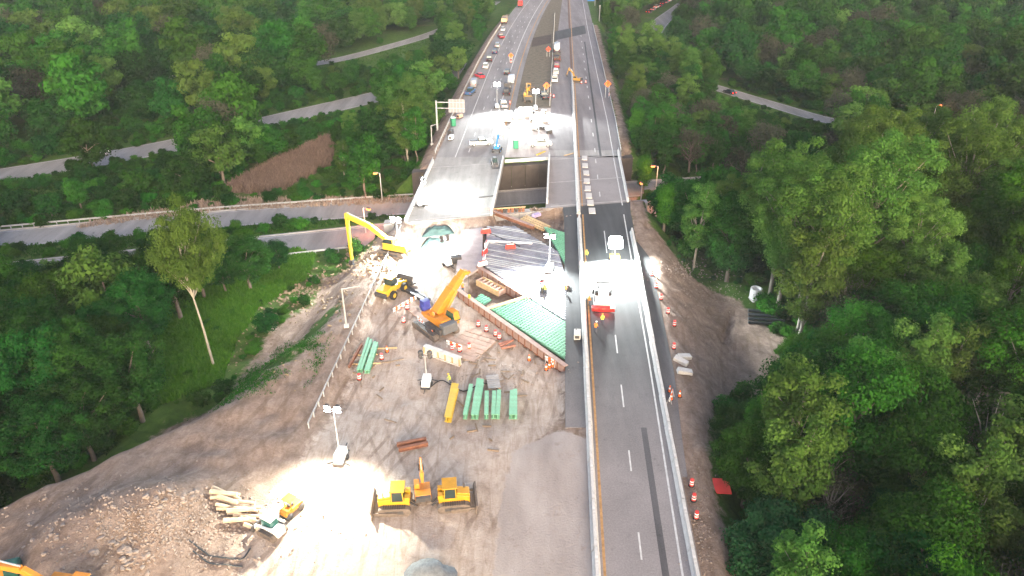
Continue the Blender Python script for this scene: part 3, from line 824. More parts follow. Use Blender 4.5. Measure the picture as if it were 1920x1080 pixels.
# ---------------------------------------------------------------- vehicles
def wheels(t, xs_, hw, r, w=.24, rim=STEEL):
    for x in xs_:
        for s in (-1, 1):
            y = s * (hw - w / 2)
            o = MB().cyl((x, y - w / 2, r), (x, y + w / 2, r), r, n=14).build('wheel', RUBBER, t)
            MB().cyl((x, y + s * (w / 2 + .0), r), (x, y + s * (w / 2 + .02), r), r * .58, n=10).build('rim', rim, o)
def lofted(sections):
    """sections: x, half width bottom, half width top, z bottom, z top"""
    mb = MB(); V = []; F = []
    for (x, a, b, z0, z1) in sections:
        V += [(x, -a, z0), (x, a, z0), (x, (a + b) / 2 + .02, (z0 + z1) / 2 + .05), (x, b, z1), (x, -b, z1), (x, -(a + b) / 2 - .02, (z0 + z1) / 2 + .05)]
    n = len(sections)
    for i in range(n - 1):
        for k in range(6): F.append((6 * i + k, 6 * i + (k + 1) % 6, 6 * i + 6 + (k + 1) % 6, 6 * i + 6 + k))
    F.append(tuple(range(5, -1, -1))); F.append(tuple(6 * (n - 1) + k for k in range(6)))
    return mb.add(V, F)
def car(loc, rz, label, paint=WHITE, kind='sedan', lit=None, name='car', cat='car', group=None):
    t = thing(name, label, cat, loc, rz, group)
    if kind == 'sedan':
        L_, W_ = 4.7, .92
        lofted([(-2.35, .80, .72, .35, .80), (-2.1, .90, .82, .25, .98), (-1.2, .92, .86, .22, 1.0), (1.0, .92, .86, .22, .98), (2.0, .90, .78, .25, .85), (2.35, .78, .66, .35, .65)]).build('body', paint, t, True)
        lofted([(-1.75, .78, .74, .95, 1.02), (-1.05, .80, .62, .95, 1.42), (.3, .80, .62, .95, 1.45), (1.15, .78, .74, .93, 1.0)]).build('cabin_glass', GLASS, t)
        MB().box(-.4, 0, 1.455, 1.3, 1.2, .05).build('roof', paint, t); wx = (-1.4, 1.45); r = .33; zt_ = .72
    elif kind == 'suv':
        L_, W_ = 4.8, .96
        lofted([(-2.4, .88, .84, .4, 1.05), (-2.2, .95, .88, .3, 1.12), (1.1, .95, .88, .3, 1.1), (2.1, .92, .82, .32, .98), (2.4, .82, .72, .42, .8)]).build('body', paint, t, True)
        lofted([(-2.3, .84, .80, 1.08, 1.15), (-2.1, .84, .70, 1.08, 1.70), (.4, .84, .70, 1.08, 1.74), (1.2, .82, .78, 1.06, 1.12)]).build('cabin_glass', GLASS, t)
        MB().box(-.85, 0, 1.75, 2.5, 1.38, .06).build('roof', paint, t); wx = (-1.45, 1.5); r = .37; zt_ = .9
    elif kind == 'pickup':
        L_, W_ = 5.7, 1.0
        lofted([(-2.85, .92, .92, .5, 1.05), (-2.8, .97, .94, .42, 1.12), (1.5, .98, .92, .4, 1.12), (2.5, .96, .86, .42, 1.05), (2.85, .88, .78, .5, .85)]).build('body', paint, t, True)
        lofted([(-.75, .88, .84, 1.1, 1.16), (-.55, .86, .72, 1.1, 1.78), (.75, .86, .72, 1.1, 1.82), (1.5, .86, .80, 1.1, 1.16)]).build('cabin_glass', GLASS, t)
        MB().box(.1, 0, 1.83, 1.3, 1.42, .06).build('roof', paint, t)
        MB().box(-1.75, 0, 1.125, 1.8, 1.55, .03).build('cargo_bed', DARK, t); wx = (-1.75, 1.85); r = .4; zt_ = .9
    else:                                                   # van
        L_, W_ = 5.6, 1.0
        lofted([(-2.8, .98, .92, .4, 2.15), (-2.7, 1.0, .92, .35, 2.25), (1.2, 1.0, .92, .35, 2.25), (1.9, .98, .86, .35, 1.5), (2.6, .94, .8, .38, 1.1), (2.8, .85, .75, .45, .85)]).build('body', paint, t, True)
        MB().side([(1.32, 1.45), (1.95, 1.45), (1.42, 2.1)], -.93, .93).build('windscreen', GLASS, t); wx = (-1.7, 1.8); r = .37; zt_ = 1.0
    wheels(t, wx, W_, r)
    for s in (-1, 1):
        MB().box(L_ / 2 - .03, s * (W_ - .28), zt_ * .92, .14, .32, .16).build('headlight', HEADL if lit in ('head', 'both') else LENS, t)
        MB().box(-L_ / 2 + .02, s * (W_ - .22), zt_, .12, .28, .2).build('tail_light', TAIL if lit in ('tail', 'both') else REDLENS, t)
    return t
def truck(loc, rz, label, cabm, kind, boxm=WHITE, L_=7.5):
    t = thing('truck', label, 'truck', loc, rz)
    MB().box(-.3, 0, .75, L_, .9, .25).build('chassis', DARK, t)
    c = MB().side([(L_ / 2 - 2.0, .6), (L_ / 2, .6), (L_ / 2, 1.5), (L_ / 2 - .5, 1.7), (L_ / 2 - .8, 2.6), (L_ / 2 - 2.0, 2.7)], -1.1, 1.1).build('cab', cabm, t, bevel=.06)
    MB().side([(L_ / 2 - .46, 1.75), (L_ / 2 - .40, 1.75), (L_ / 2 - .70, 2.5), (L_ / 2 - .76, 2.5)], -.95, .95).build('windscreen', GLASS, t)
    for s in (-1, 1): MB().box(L_ / 2 - 1.3, s * 1.11, 2.1, .8, .03, .6).build('side_window', GLASS, t)
    x1 = L_ / 2 - 2.2; x0 = -L_ / 2 - .2
    if kind == 'tank':
        MB().cyl((x0, 0, 2.0), (x1, 0, 2.0), 1.12, n=16).build('tank', boxm, t, True)
        MB().box((x0 + x1) / 2, 0, 3.1, (x1 - x0) * .7, .5, .12).build('walkway', STEEL, t)
    elif kind == 'dump':
        MB().side([(x0 - .3, 1.1), (x1, 1.0), (x1, 2.7), (x0 - .1, 2.5)], -1.15, 1.15).build('dump_body', boxm, t, bevel=.04)
        MB().box((x0 + x1) / 2, 0, 2.63, (x1 - x0) * .9, 2.0, .1).build('load', ROCK, t)
    elif kind == 'flat':
        MB().box((x0 + x1) / 2, 0, 1.1, x1 - x0, 2.3, .15).build('flat_bed', boxm, t)
        MB().box((x0 + x1) / 2, .2, 1.5, (x1 - x0) * .6, 1.4, .7).build('cargo', DARK, t)
    else:
        MB().box((x0 + x1) / 2, 0, 2.1, x1 - x0, 2.3, 2.2).build('box_body', boxm, t, bevel=.05)
    wheels(t, (-L_ / 2 + .9, -L_ / 2 + 2.1, L_ / 2 - 1.2), 1.15, .48, .3)
    for s in (-1, 1):
        MB().box(L_ / 2 + .02, s * .8, 1.0, .08, .3, .2).build('headlight', LENS, t)
        MB().box(x0 - .05, s * .9, .9, .08, .3, .15).build('tail_light', REDLENS, t)
    return t
UP = math.pi / 2 + LEAN
# row of parked vehicles on the left shoulder
truck(pd(946, 43), UP, 'cream dump truck at the far end of the parked row', mat('cream truck paint', (.62, .40, .20), .5, .1), 'dump', MATS['cream truck paint'], 8)
car(pd(943, 57), UP, 'white car parked behind the cream dump truck', WHITE, 'sedan')
car(pd(939, 71), UP + .3, 'dark red pickup parked on the left shoulder', REDP, 'pickup', name='pickup_truck', cat='pickup')
car(pd(933, 88), UP, 'silver car parked ahead of the navy one on the left shoulder', SILVER, 'suv')
car(pd(928, 100), UP, 'navy car parked behind the silver one on the left shoulder', NAVY, 'suv')
car(pd(917, 114), UP + .1, 'black pickup in the middle of the parked row', BLACKP, 'pickup', name='pickup_truck', cat='pickup')
car(pd(911, 127), UP, 'white car in the middle of the parked row on the left shoulder', WHITE, 'suv')
car(pd(899, 145), UP + .6, 'red car slanted on the left shoulder near the light tower', mat('bright red paint', (.5, .03, .04), .35, .1), 'sedan')
car(pd(889, 161), UP, 'grey van near the overhead sign on the left shoulder', SILVER, 'van', name='van', cat='van')
car(pd(882, 176), UP - .2, 'blue pickup nearest to the overhead sign', mat('mid blue paint', (.04, .10, .22), .35, .1), 'pickup', name='pickup_truck', cat='pickup')
# vehicles on the closed lanes
car(pd(953, 225), UP + .05, 'white van in the floodlight on the closed left lanes', WHITE, 'van', name='van', cat='van')
car(pd(959, 154), UP, 'white van on the closed lanes beyond the light tower', WHITE, 'van', name='van', cat='van')
truck(pd(951, 175), UP, 'dark flatbed truck on the closed lanes behind the light tower', DARK, 'flat', DARK, 7)
car(pd(951, 139), UP, 'black car on the closed lanes ahead of the white van', BLACKP, 'suv')
car(pd(944, 200), UP + .2, 'grey pickup right beside the tall light tower', SILVER, 'pickup', name='pickup_truck', cat='pickup')
car(pd(1012, 274), R(3), 'white pickup parked crosswise on the concrete yard before the opening', WHITE, 'pickup', name='pickup_truck', cat='pickup')
car(pd(902, 272), R(10), 'white pickup parked crosswise on the left lanes before the bridge', WHITE, 'pickup', name='pickup_truck', cat='pickup')
truck(pd(1044, 96), UP, 'white tanker truck on the strip left of the open lanes', WHITE, 'tank', WHITE, 8.5)
truck(pd(1045, 113), UP, 'dark flatbed truck behind the white tanker', DARK, 'flat', RUST, 6.5)
car(pd(1044, 126), UP, 'dark red car on the strip between trucks and white vehicles', REDP, 'suv')
car(pd(1042, 138), UP, 'small white car ahead of the white pickup left of the open lanes', WHITE, 'suv')
car(pd(1040, 152), UP, 'white pickup behind the small white car left of the open lanes', WHITE, 'pickup', name='pickup_truck', cat='pickup')
car(pd(1019, 184), UP + .3, 'black pickup beside the orange diamond sign in the median', BLACKP, 'pickup', name='pickup_truck', cat='pickup')
t = truck(pd(976, 12), UP, 'red emergency truck with lit beacons at the top of the left lanes', mat('fire red paint', (.45, .03, .03), .35, .1), 'box', MATS['fire red paint'], 8)
for s, mm in ((-.6, BEACON_R), (.6, emit('lit white beacon', (1, .85, .9), 14))): MB().box(2.6, s, 2.85, .4, .5, .3).build('beacon', mm, t)
# traffic on the side roads
p = low(186, 291); t = car(p, R(35), 'police car with lit beacons on the left ramp behind a round tree', WHITE, 'suv', lit='both')
MB().box(-.3, .35, 1.87, .4, .5, .2).build('beacon', BEACON_R, t); MB().box(-.3, -.35, 1.87, .4, .5, .2).build('beacon', BEACON_B, t)
p = low(1367, 176); p.z = ZR; car(p, math.atan2(-20, 11.6) + math.pi, 'dark car with red tail lights on the right ramp', BLACKP, 'sedan', lit='tail')
for k, (u, v) in enumerate(((1217, 25), (1225, 20), (1231, 16), (1238, 13), (1243, 9), (1249, 6), (1255, 3), (1262, 0))):
    x, y = at(u, v, LOW)
    car((x, y, gz(x, y) + .05), R(60), 'car with lit red tail lights queueing on the far right road', [BLACKP, SILVER, WHITE, NAVY][k % 4], 'sedan' if k % 2 else 'suv', lit='tail', group='cars queueing on the far right road')

# ---------------------------------------------------------------- construction machines
def track_unit(t, y, L_, h, w, m=TRACK):
    n = 8; P = []
    for k in range(n + 1):
        a = -math.pi / 2 + math.pi * k / n; P.append((L_ / 2 - h / 2 + math.cos(a) * h / 2, h / 2 + math.sin(a) * h / 2))
    for k in range(n + 1):
        a = math.pi / 2 + math.pi * k / n; P.append((-L_ / 2 + h / 2 + math.cos(a) * h / 2, h / 2 + math.sin(a) * h / 2))
    o = MB().side(P, y - w / 2, y + w / 2).build('track', m, t)
    mb = MB(); nsh = int(L_ / .32)
    for k in range(nsh):
        x = -L_ / 2 + h / 2 + (L_ - h) * (k + .5) / nsh
        mb.box(x, y, h + .02, .14, w * 1.02, .06)
    mb.build('track_shoe', DARK, o)
    MB().box(0, y, h * .5, L_ * .55, w * 1.06, h * .4).build('track_frame', DARK, o)
    return o
def excavator(loc, rz, label, m=YELLOW, swing=0.0, boom=(5.2, 50), stick=(3.0, -70), s=1.0, bucket=True, boomw=.45):
    t = thing('excavator', label, 'excavator', loc, rz); t.scale = (s, s, s)
    for sy in (-1, 1): track_unit(t, sy * 1.15, 4.2, .95, .6)
    MB().box(0, 0, .8, 1.6, 1.9, .5).build('undercarriage', DARK, t)
    M = Matrix.Rotation(swing, 3, 'Z')
    def part(mb, nm, mm, bev=.05):
        mb.v = [tuple(M @ Vector(v)) for v in mb.v]; return mb.build(nm, mm, t, bevel=bev)
    part(MB().side([(-2.3, 1.1), (1.4, 1.1), (1.4, 1.7), (-.6, 1.75), (-.8, 2.2), (-2.2, 2.2), (-2.5, 1.7)], -1.35, 1.35), 'house', m)
    part(MB().side([(-2.75, 1.15), (-2.2, 1.15), (-2.15, 2.15), (-2.7, 2.0)], -1.3, 1.3), 'counterweight', DARK)
    part(MB().side([(-.5, 1.75), (1.35, 1.75), (1.45, 2.2), (1.0, 3.0), (-.4, 3.05)], .45, 1.33), 'cab', m)
    part(MB().side([(-.35, 2.25), (1.40, 2.25), (1.02, 2.92), (-.3, 2.95)], .42, 1.36), 'cab_window', GLASS, 0)
    bl, ba = boom; sl, sa = stick
    p0 = Vector((1.1, -.1, 1.9)); pm_ = p0 + Vector((math.cos(R(ba + 15)), 0, math.sin(R(ba + 15)))) * bl * .5
    p1 = pm_ + Vector((math.cos(R(ba - 15)), 0, math.sin(R(ba - 15)))) * bl * .52
    part(MB().bar(p0, pm_, boomw, boomw * 1.0, boomw, boomw * 1.7).bar(pm_, p1, boomw * .98, boomw * 1.7, boomw * .9, boomw), 'boom', m)
    p2 = p1 + Vector((math.cos(R(sa)), 0, math.sin(R(sa)))) * sl
    pb = p1 - Vector((math.cos(R(sa)), 0, math.sin(R(sa)))) * .7
    part(MB().bar(pb, p2, boomw * .7, boomw * 1.1, boomw * .6, boomw * .7), 'stick', m)
    part(MB().cyl(p0 + Vector((.1, 0, -.3)), pm_ + Vector((0, 0, -.3)), .09, n=8).cyl(pm_ + Vector((0, 0, .4)), pb, .08, n=8), 'hydraulic_ram', STEEL, 0)
    if bucket:
        q = p2
        part(MB().side([(q.x - .15, q.z + .1), (q.x + .35, q.z - .05), (q.x + .45, q.z - .7), (q.x, q.z - 1.05), (q.x - .7, q.z - .85), (q.x - .2, q.z - .5)], -.55, .45), 'bucket', DARK)
    return t
def dozer(loc, rz, label, s=1.0, m=YELLOW):
    t = thing('bulldozer', label, 'bulldozer', loc, rz); t.scale = (s, s, s)
    for sy in (-1, 1): track_unit(t, sy * .95, 3.3, 1.0, .55)
    MB().side([(-1.5, .6), (1.6, .6), (1.65, 1.5), (.3, 1.75), (.2, 1.5), (-1.5, 1.5)], -.62, .62).build('hull', m, t, bevel=.06)
    MB().side([(.35, 1.5), (1.62, 1.42), (1.62, 1.75), (.35, 1.95)], -.5, .5).build('engine_hood', m, t, bevel=.05)
    MB().side([(-1.0, 1.5), (.35, 1.5), (.2, 2.75), (-.9, 2.75)], -.72, .72).build('cab', GLASS, t)
    MB().box(-.35, 0, 2.82, 1.5, 1.65, .12).build('cab_roof', m, t, bevel=.04)
    for sx, sy in ((-.95, .7), (-.95, -.7), (.25, .7), (.25, -.7)): MB().bar((sx, sy, 1.5), (sx * .9, sy, 2.8), .1, .1).build('cab_post', m, t)
    for sy in (-1, 1):
        MB().bar((-.3, sy * 1.32, .5), (2.1, sy * 1.25, .5), .16, .22).build('push_arm', TRACK, t)
        MB().box(-1.3, sy * .5, 1.75, .5, .5, .5).build('fuel_tank', m, t)
    MB().side([(2.1, .05), (2.25, .05), (2.2, .6), (2.35, 1.2), (2.2, 1.2), (2.05, .6)], -1.75, 1.75).build('blade', TRACK, t)
    MB().cyl((1.1, .35, 1.8), (1.1, .35, 2.4), .07, n=8).build('exhaust', DARK, t)
    for sy in (-.25, .25): MB().bar((-1.5, sy, .9), (-2.2, sy, .3), .14, .16).build('ripper', DARK, t)
    return t
def loader(loc, rz, label, m=BRIGHT_YELLOW, s=1.0):
    t = thing('wheel_loader', label, 'wheel loader', loc, rz); t.scale = (s, s, s)
    for x in (-1.5, 1.5):
        for sy in (-1, 1):
            o = MB().cyl((x, sy * 1.0, .75), (x, sy * 1.5, .75), .75, n=16).build('wheel', RUBBER, t)
            MB().cyl((x, sy * 1.5, .75), (x, sy * 1.54, .75), .38, n=12).build('rim', m, o)
    MB().side([(-3.0, .9), (-.2, .9), (-.2, 1.9), (-1.2, 2.1), (-3.0, 1.9)], -.95, .95).build('engine_hood', m, t, bevel=.08)
    MB().side([(-3.3, .8), (-2.95, .8), (-2.95, 1.6), (-3.3, 1.5)], -1.1, 1.1).build('counterweight', DARK, t, bevel=.05)
    MB().side([(.2, .7), (2.2, .7), (2.0, 1.5), (.2, 1.6)], -.6, .6).build('front_frame', m, t, bevel=.05)
    MB().side([(-1.1, 1.9), (.4, 1.9), (.5, 2.4), (.2, 3.2), (-1.0, 3.2)], -.72, .72).build('cab', GLASS, t)
    MB().box(-.4, 0, 3.27, 1.6, 1.7, .14).build('cab_roof', m, t, bevel=.04)
    for sy in (-.55, .55): MB().bar((.9, sy, 1.7), (3.3, sy, 1.0), .2, .35).build('lift_arm', m, t)
    MB().side([(3.2, .3), (4.6, .1), (4.5, .3), (3.6, .6), (3.5, 1.2), (4.0, 1.75), (3.6, 1.8), (3.15, 1.2)], -1.5, 1.5).build('bucket', DARK, t)
    return t

# orange crawler crane: tracks and body lie along the lower right diagonal
cb = gp(817, 619)
heading = math.atan2(90.2 - 84.8, -13.7 + 9.3)            # front looks to the upper left
t = thing('crawler_crane', 'orange telescopic crawler crane with dark counterweight standing on timber mats', 'crane', cb, heading); t.scale = (.88, .88, .88)
for sy in (-1, 1): track_unit(t, sy * 2.0, 6.6, 1.15, .9)
MB().box(0, 0, 1.0, 2.6, 3.4, .6).build('car_body', DARK, t, bevel=.05)
MB().cyl((0, 0, 1.2), (0, 0, 1.55), 1.1, n=20).build('slew_ring', DARK, t)
MB().side([(-2.6, 1.5), (2.7, 1.5), (2.7, 2.2), (.5, 2.5), (-1.0, 2.9), (-2.6, 2.9)], -1.35, .55).build('house', ORANGE, t, bevel=.08)
MB().side([(2.2, 1.5), (3.5, 1.55), (3.4, 2.3), (2.2, 2.4)], -1.2, .4).build('front_frame', ORANGE, t, bevel=.06)
MB().box(-3.3, -.35, 2.0, 1.25, 2.7, 1.6).build('counterweight', mat('grey counterweight paint', (.10, .105, .115), .6, .2), t, bevel=.12)
MB().box(-2.9, 1.3, 1.7, 1.4, .5, 1.0).build('counterweight_plate', DARK, t, bevel=.05)
cabm = MB().side([(-3.0, 1.7), (-.9, 1.7), (-.7, 2.6), (-1.2, 3.9), (-2.8, 4.0), (-3.2, 2.8)], -2.7, -1.6)
cabm.build('cab', ORANGE, t, bevel=.1)
MB().side([(-3.22, 2.45), (-.68, 2.45), (-1.15, 3.75), (-2.85, 3.85)], -2.75, -1.55).build('cab_window', mat('green tinted cab glass', (.03, .08, .06), .08, .1, spec=.7), t)
dm = MB().cyl((3.2, -.95, 2.9), (3.2, .45, 2.9), .62, n=16).build('winch_drum', DEEPBLUE, t, True)
MB().box(3.2, -.25, 3.3, 1.2, 1.3, 1.7).build('winch_cover', DEEPBLUE, t, bevel=.1)
# boom: aimed in site space, then turned into the crane's own frame
Minv = Matrix.Rotation(-heading, 3, 'Z')
foot = Minv @ Vector((0.1, 1.0, 2.6))
bd = (Minv @ Vector((.60, .62, .74))).normalized()
lens = ((0, 4.8, 1.5, 1.5), (4.3, 6.9, 1.25, 1.25), (6.5, 8.3, 1.0, 1.0))
for a, b_, w_, h_ in lens:
    MB().bar(foot + bd * a, foot + bd * b_, w_, h_).build('boom_section', ORANGE, t, bevel=.08)
tip = foot + bd * 8.3
hz = Minv @ Vector((.9, .1, -.45))
MB().bar(tip - bd * .2, tip + hz * .9, .9, .8, .7, .5).build('boom_head', ORANGE, t, bevel=.05)
MB().cyl(tip + hz * .8 + Vector((0, -.3, 0)), tip + hz * .8 + Vector((0, .3, 0)), .3, n=14).build('sheave', ORANGE, t)
MB().cyl(foot + Minv @ Vector((1.0, -.6, -.8)), foot + bd * 5.2 + Minv @ Vector((.5, -.5, -.5)), .26, n=10).build('boom_cylinder', ORANGE, t)
for sy in (-.8, .8): MB().bar(foot + Vector((-.6, sy, -1.0)), foot + Vector((.2, sy, .5)), .3, .9).build('boom_bracket', ORANGE, t)
MB().cyl(tip + hz * .85, tip + hz * .85 - Vector((0, 0, 4.2)), .035, n=6).build('hoist_rope', DARK, t)
MB().box(tip.x + hz.x * .85, tip.y + hz.y * .85, tip.z + hz.z * .85 - 4.5, .4, .3, .7).build('hook_block', BRIGHT_YELLOW, t, bevel=.05)

# yellow long reach excavator: stick hangs down the left slope
body = gp(742, 476); reach = gp(661, 497)
dd = reach - body; rz = math.atan2(dd.y, dd.x); Lr = math.hypot(dd.x, dd.y)
t = thing('excavator', 'yellow long reach excavator with its boom over the left slope', 'excavator', body, rz)
for sy in (-1, 1): track_unit(t, sy * 1.4, 4.8, 1.05, .7)
MB().box(0, 0, .9, 2.0, 2.2, .5).build('undercarriage', DARK, t)
MB().side([(-2.8, 1.2), (1.6, 1.2), (1.6, 1.9), (-.6, 2.0), (-.9, 2.5), (-2.6, 2.5), (-3.0, 1.9)], -1.5, 1.5).build('house', BRIGHT_YELLOW, t, bevel=.08)
MB().side([(-.5, 1.9), (1.5, 1.9), (1.6, 2.4), (1.1, 3.3), (-.4, 3.3)], .5, 1.45).build('cab', BRIGHT_YELLOW, t, bevel=.06)
MB().side([(-.3, 2.45), (1.62, 2.45), (1.15, 3.2), (-.3, 3.2)], .47, 1.48).build('cab_window', GLASS, t)
f0 = Vector((1.2, -.1, 2.2)); elb = Vector((Lr - .1, 0, 9.3 - (body.z - reach.z))); end = Vector((Lr, 0, reach.z - body.z + 1.0))
mid = f0.lerp(elb, .45) + Vector((0, 0, .7))
MB().bar(f0, mid, .7, .8, .62, .9).bar(mid, elb, .6, .85, .5, .6).build('boom', BRIGHT_YELLOW, t, bevel=.05)
MB().bar(elb + Vector((.1, 0, .7)), end, .5, .75, .38, .5).build('stick', BRIGHT_YELLOW, t, bevel=.05)
MB().cyl(mid + Vector((0, 0, .55)), elb + Vector((0, 0, .75)), .1, n=8).build('hydraulic_ram', STEEL, t)
MB().side([(end.x - .3, end.z + .1), (end.x + .3, end.z), (end.x + .4, end.z - .7), (end.x - .1, end.z - 1.0), (end.x - .7, end.z - .8), (end.x - .3, end.z - .5)], -.5, .5).build('bucket', DARK, t)

loader(gp(737, 551), R(62), 'yellow wheel loader on the dirt ramp behind the crane', s=.95)
dozer(gp(742, 952), math.pi + .05, 'yellow bulldozer with its blade to the left, near the bottom', 1.0)
dozer(gp(851, 945), .12, 'yellow bulldozer with its blade to the right, near the bottom', 1.0, mat('deep yellow paint', (.46, .23, .015), .45, .15))
excavator(gp(793, 930), R(100), 'orange yellow mini excavator parked between the two bulldozers', ORANGE, s=.6, boom=(4, 62), stick=(2.4, -60))
excavator(pd(989, 190), R(95), 'yellow excavator parked in the far median with its boom raised', YELLOW, boom=(4, 40), stick=(2.4, -75), s=.85)
excavator(pd(1081, 154), R(150), 'small brown yellow excavator standing in the far open lanes', mat('ochre machine paint', (.36, .2, .04), .5, .15), s=.65)
dozer(pd(991, 172), R(80), 'yellow dozer behind the excavator in the far median', .9, MATS['deep yellow paint'])

# compact track loader and orange roller in the near left glare
t = thing('skid_loader', 'compact track loader with dark teal cab in the white floodlit dirt', 'loader', gp(512, 1000), R(150))
for sy in (-1, 1): track_unit(t, sy * .75, 2.3, .7, .42)
MB().side([(-1.3, .4), (.9, .4), (.9, 1.1), (-.2, 1.2), (-1.3, 1.4)], -.5, .5).build('hull', WHITE, t, bevel=.06)
MB().side([(-.5, 1.1), (.8, 1.1), (.7, 2.05), (-.5, 2.1)], -.48, .48).build('cab', mat('dark teal glass', (.02, .09, .08), .15, .1), t)
MB().box(.1, 0, 2.12, 1.4, 1.05, .08).build('cab_roof', WHITE, t, bevel=.03)
for sy in (-.68, .68): MB().bar((-1.2, sy, 1.6), (1.4, sy, 1.0), .14, .2).bar((1.4, sy, 1.0), (1.7, sy, .4), .14, .2).build('lift_arm', WHITE, t)
MB().side([(1.6, .1), (2.3, .05), (1.9, .35), (1.8, .8), (1.6, .8)], -.95, .95).build('bucket', DARK, t)
t = thing('road_roller', 'small orange roller at the edge of the floodlit dirt', 'roller', gp(549, 963), R(60))
for x in (-.8, .8): MB().cyl((x, -.55, .42), (x, .55, .42), .42, n=18).build('drum', DARK, t, True)
MB().side([(-1.2, .6), (1.2, .6), (1.1, 1.05), (.2, 1.1), (-1.1, 1.15)], -.5, .5).build('hull', ORANGE, t, bevel=.06)
MB().box(-.1, 0, 1.25, .5, .5, .3).build('seat', DARK, t)
for sy in (-.45, .45): MB().bar((-.4, sy, 1.1), (-.4, sy, 2.1), .08, .08).build('canopy_post', ORANGE, t)
MB().box(-.1, 0, 2.13, 1.1, 1.1, .08).build('canopy', ORANGE, t, bevel=.03)

# paving machine on the open lanes
t = thing('paver', 'white road paving machine with red lit tail on the open lanes', 'paver', pd(1129, 566), UP)
for sy in (-1, 1): track_unit(t, sy * 1.05, 3.6, .75, .5)
MB().side([(-2.2, .6), (1.5, .6), (1.4, 1.5), (-.8, 1.7), (-2.2, 1.5)], -1.15, 1.15).build('hull', WHITE, t, bevel=.08)
MB().box(-.5, -.25, 1.95, 2.2, 1.1, .7).build('engine_cover', mat('pale grey paint', (.5, .5, .54), .5, .1), t, bevel=.1)
MB().side([(1.4, .5), (3.0, .4), (3.1, 1.2), (1.4, 1.3)], -1.45, 1.45).build('hopper', DARK, t, bevel=.05)
for sy in (-1, 1):
    MB().bar((1.5, sy * 1.4, 1.0), (3.2, sy * 1.6, 1.4), .12, .7).build('hopper_wing', WHITE, t)
    MB().bar((-2.4, sy * 1.25, .6), (1.0, sy * 1.3, .6), .18, .3).build('tow_arm', WHITE, t)
    MB().bar((.6, sy * .9, 1.6), (.6, sy * .9, 3.0), .1, .1).build('canopy_post', DARK, t)
    MB().box(-.9, sy * .95, 2.0, .6, .5, .5).build('operator_seat', RUBBER, t)
MB().bar((.6, -1.0, 3.0), (.6, 1.0, 3.0), .14, .14).build('canopy_bar', DARK, t)
MB().box(-2.75, 0, .45, .9, 3.4, .6).build('screed', mat('dark red machine paint', (.25, .02, .02), .5, .2), t, bevel=.05)
for sy in (-1.1, 0, 1.1): MB().box(-3.23, sy, .65, .06, .45, .14).build('tail_light', TAIL, t)
MB().cyl((.2, .7, 1.7), (.2, .7, 2.6), .09, n=8).build('exhaust', DARK, t)
rl = bpy.data.lights.new('tail_glow', 'POINT'); rl.energy = 90; rl.color = (1, .05, .04); rl.shadow_soft_size = .3
ro = bpy.data.objects.new('tail_glow', rl); col.objects.link(ro); ro.parent = t; ro.location = (-3.6, 0, .9)

# blue lift and black skid loader on the left carriageway
t = thing('boom_lift', 'blue boom lift standing left of the median opening', 'lift', pd(932, 284), R(80))
MB().box(0, 0, .7, 2.6, 1.6, .5).build('chassis', DARK, t, bevel=.05)
wheels(t, (-.9, .9), 1.0, .42, .3, BLUE)
MB().box(-.2, 0, 1.25, 1.8, 1.2, .7).build('turntable', BLUE, t, bevel=.06)
MB().bar((-.8, 0, 1.6), (1.6, 0, 3.6), .3, .35).build('boom', BLUE, t)
MB().bar((1.6, 0, 3.6), (2.6, 0, 2.4), .22, .25).build('jib', BLUE, t)
MB().box(3.0, 0, 2.4, .8, 1.4, .1).box(3.0, 0, 3.3, .8, 1.4, .06).build('basket', STEEL, t)
t = thing('skid_loader', 'black skid loader at the corner of the median opening', 'loader', pd(928, 311), R(-80))
wheels(t, (-.6, .6), .85, .4, .28)
MB().side([(-1.2, .4), (.9, .4), (.9, 1.0), (-1.2, 1.3)], -.55, .55).build('hull', DARK, t, bevel=.05)
MB().side([(-.5, 1.0), (.7, 1.0), (.6, 1.95), (-.5, 2.0)], -.5, .5).build('cab', GLASS, t)
MB().box(.05, 0, 2.03, 1.3, 1.1, .08).build('cab_roof', DARK, t)
for sy in (-.65, .65): MB().bar((-1.1, sy, 1.5), (1.5, sy, .6), .12, .2).build('lift_arm', STEEL, t)
MB().side([(1.4, .1), (2.1, .05), (1.7, .4), (1.4, .8)], -.9, .9).build('bucket', DARK, t)

# far yellow top of a machine at the lower left edge, and a teal hull in the corner
excavator(gp(120, 1125), R(170), 'orange yellow excavator roof at the bottom left edge of the picture', ORANGE, s=1.0, boom=(4.5, 15), stick=(2.5, -80))
t = thing('fuel_tank', 'dark teal rounded tank in the bottom left corner', 'tank', gp(5, 1090), R(20))
MB().cyl((-1.6, 0, 1.0), (1.6, 0, 1.0), .95, n=24).build('tank_shell', mat('dark teal paint', (.01, .07, .055), .5, .2), t, True)
for x in (-1, 1): MB().box(x, 0, .25, .25, 1.5, .5).build('saddle', DARK, t)

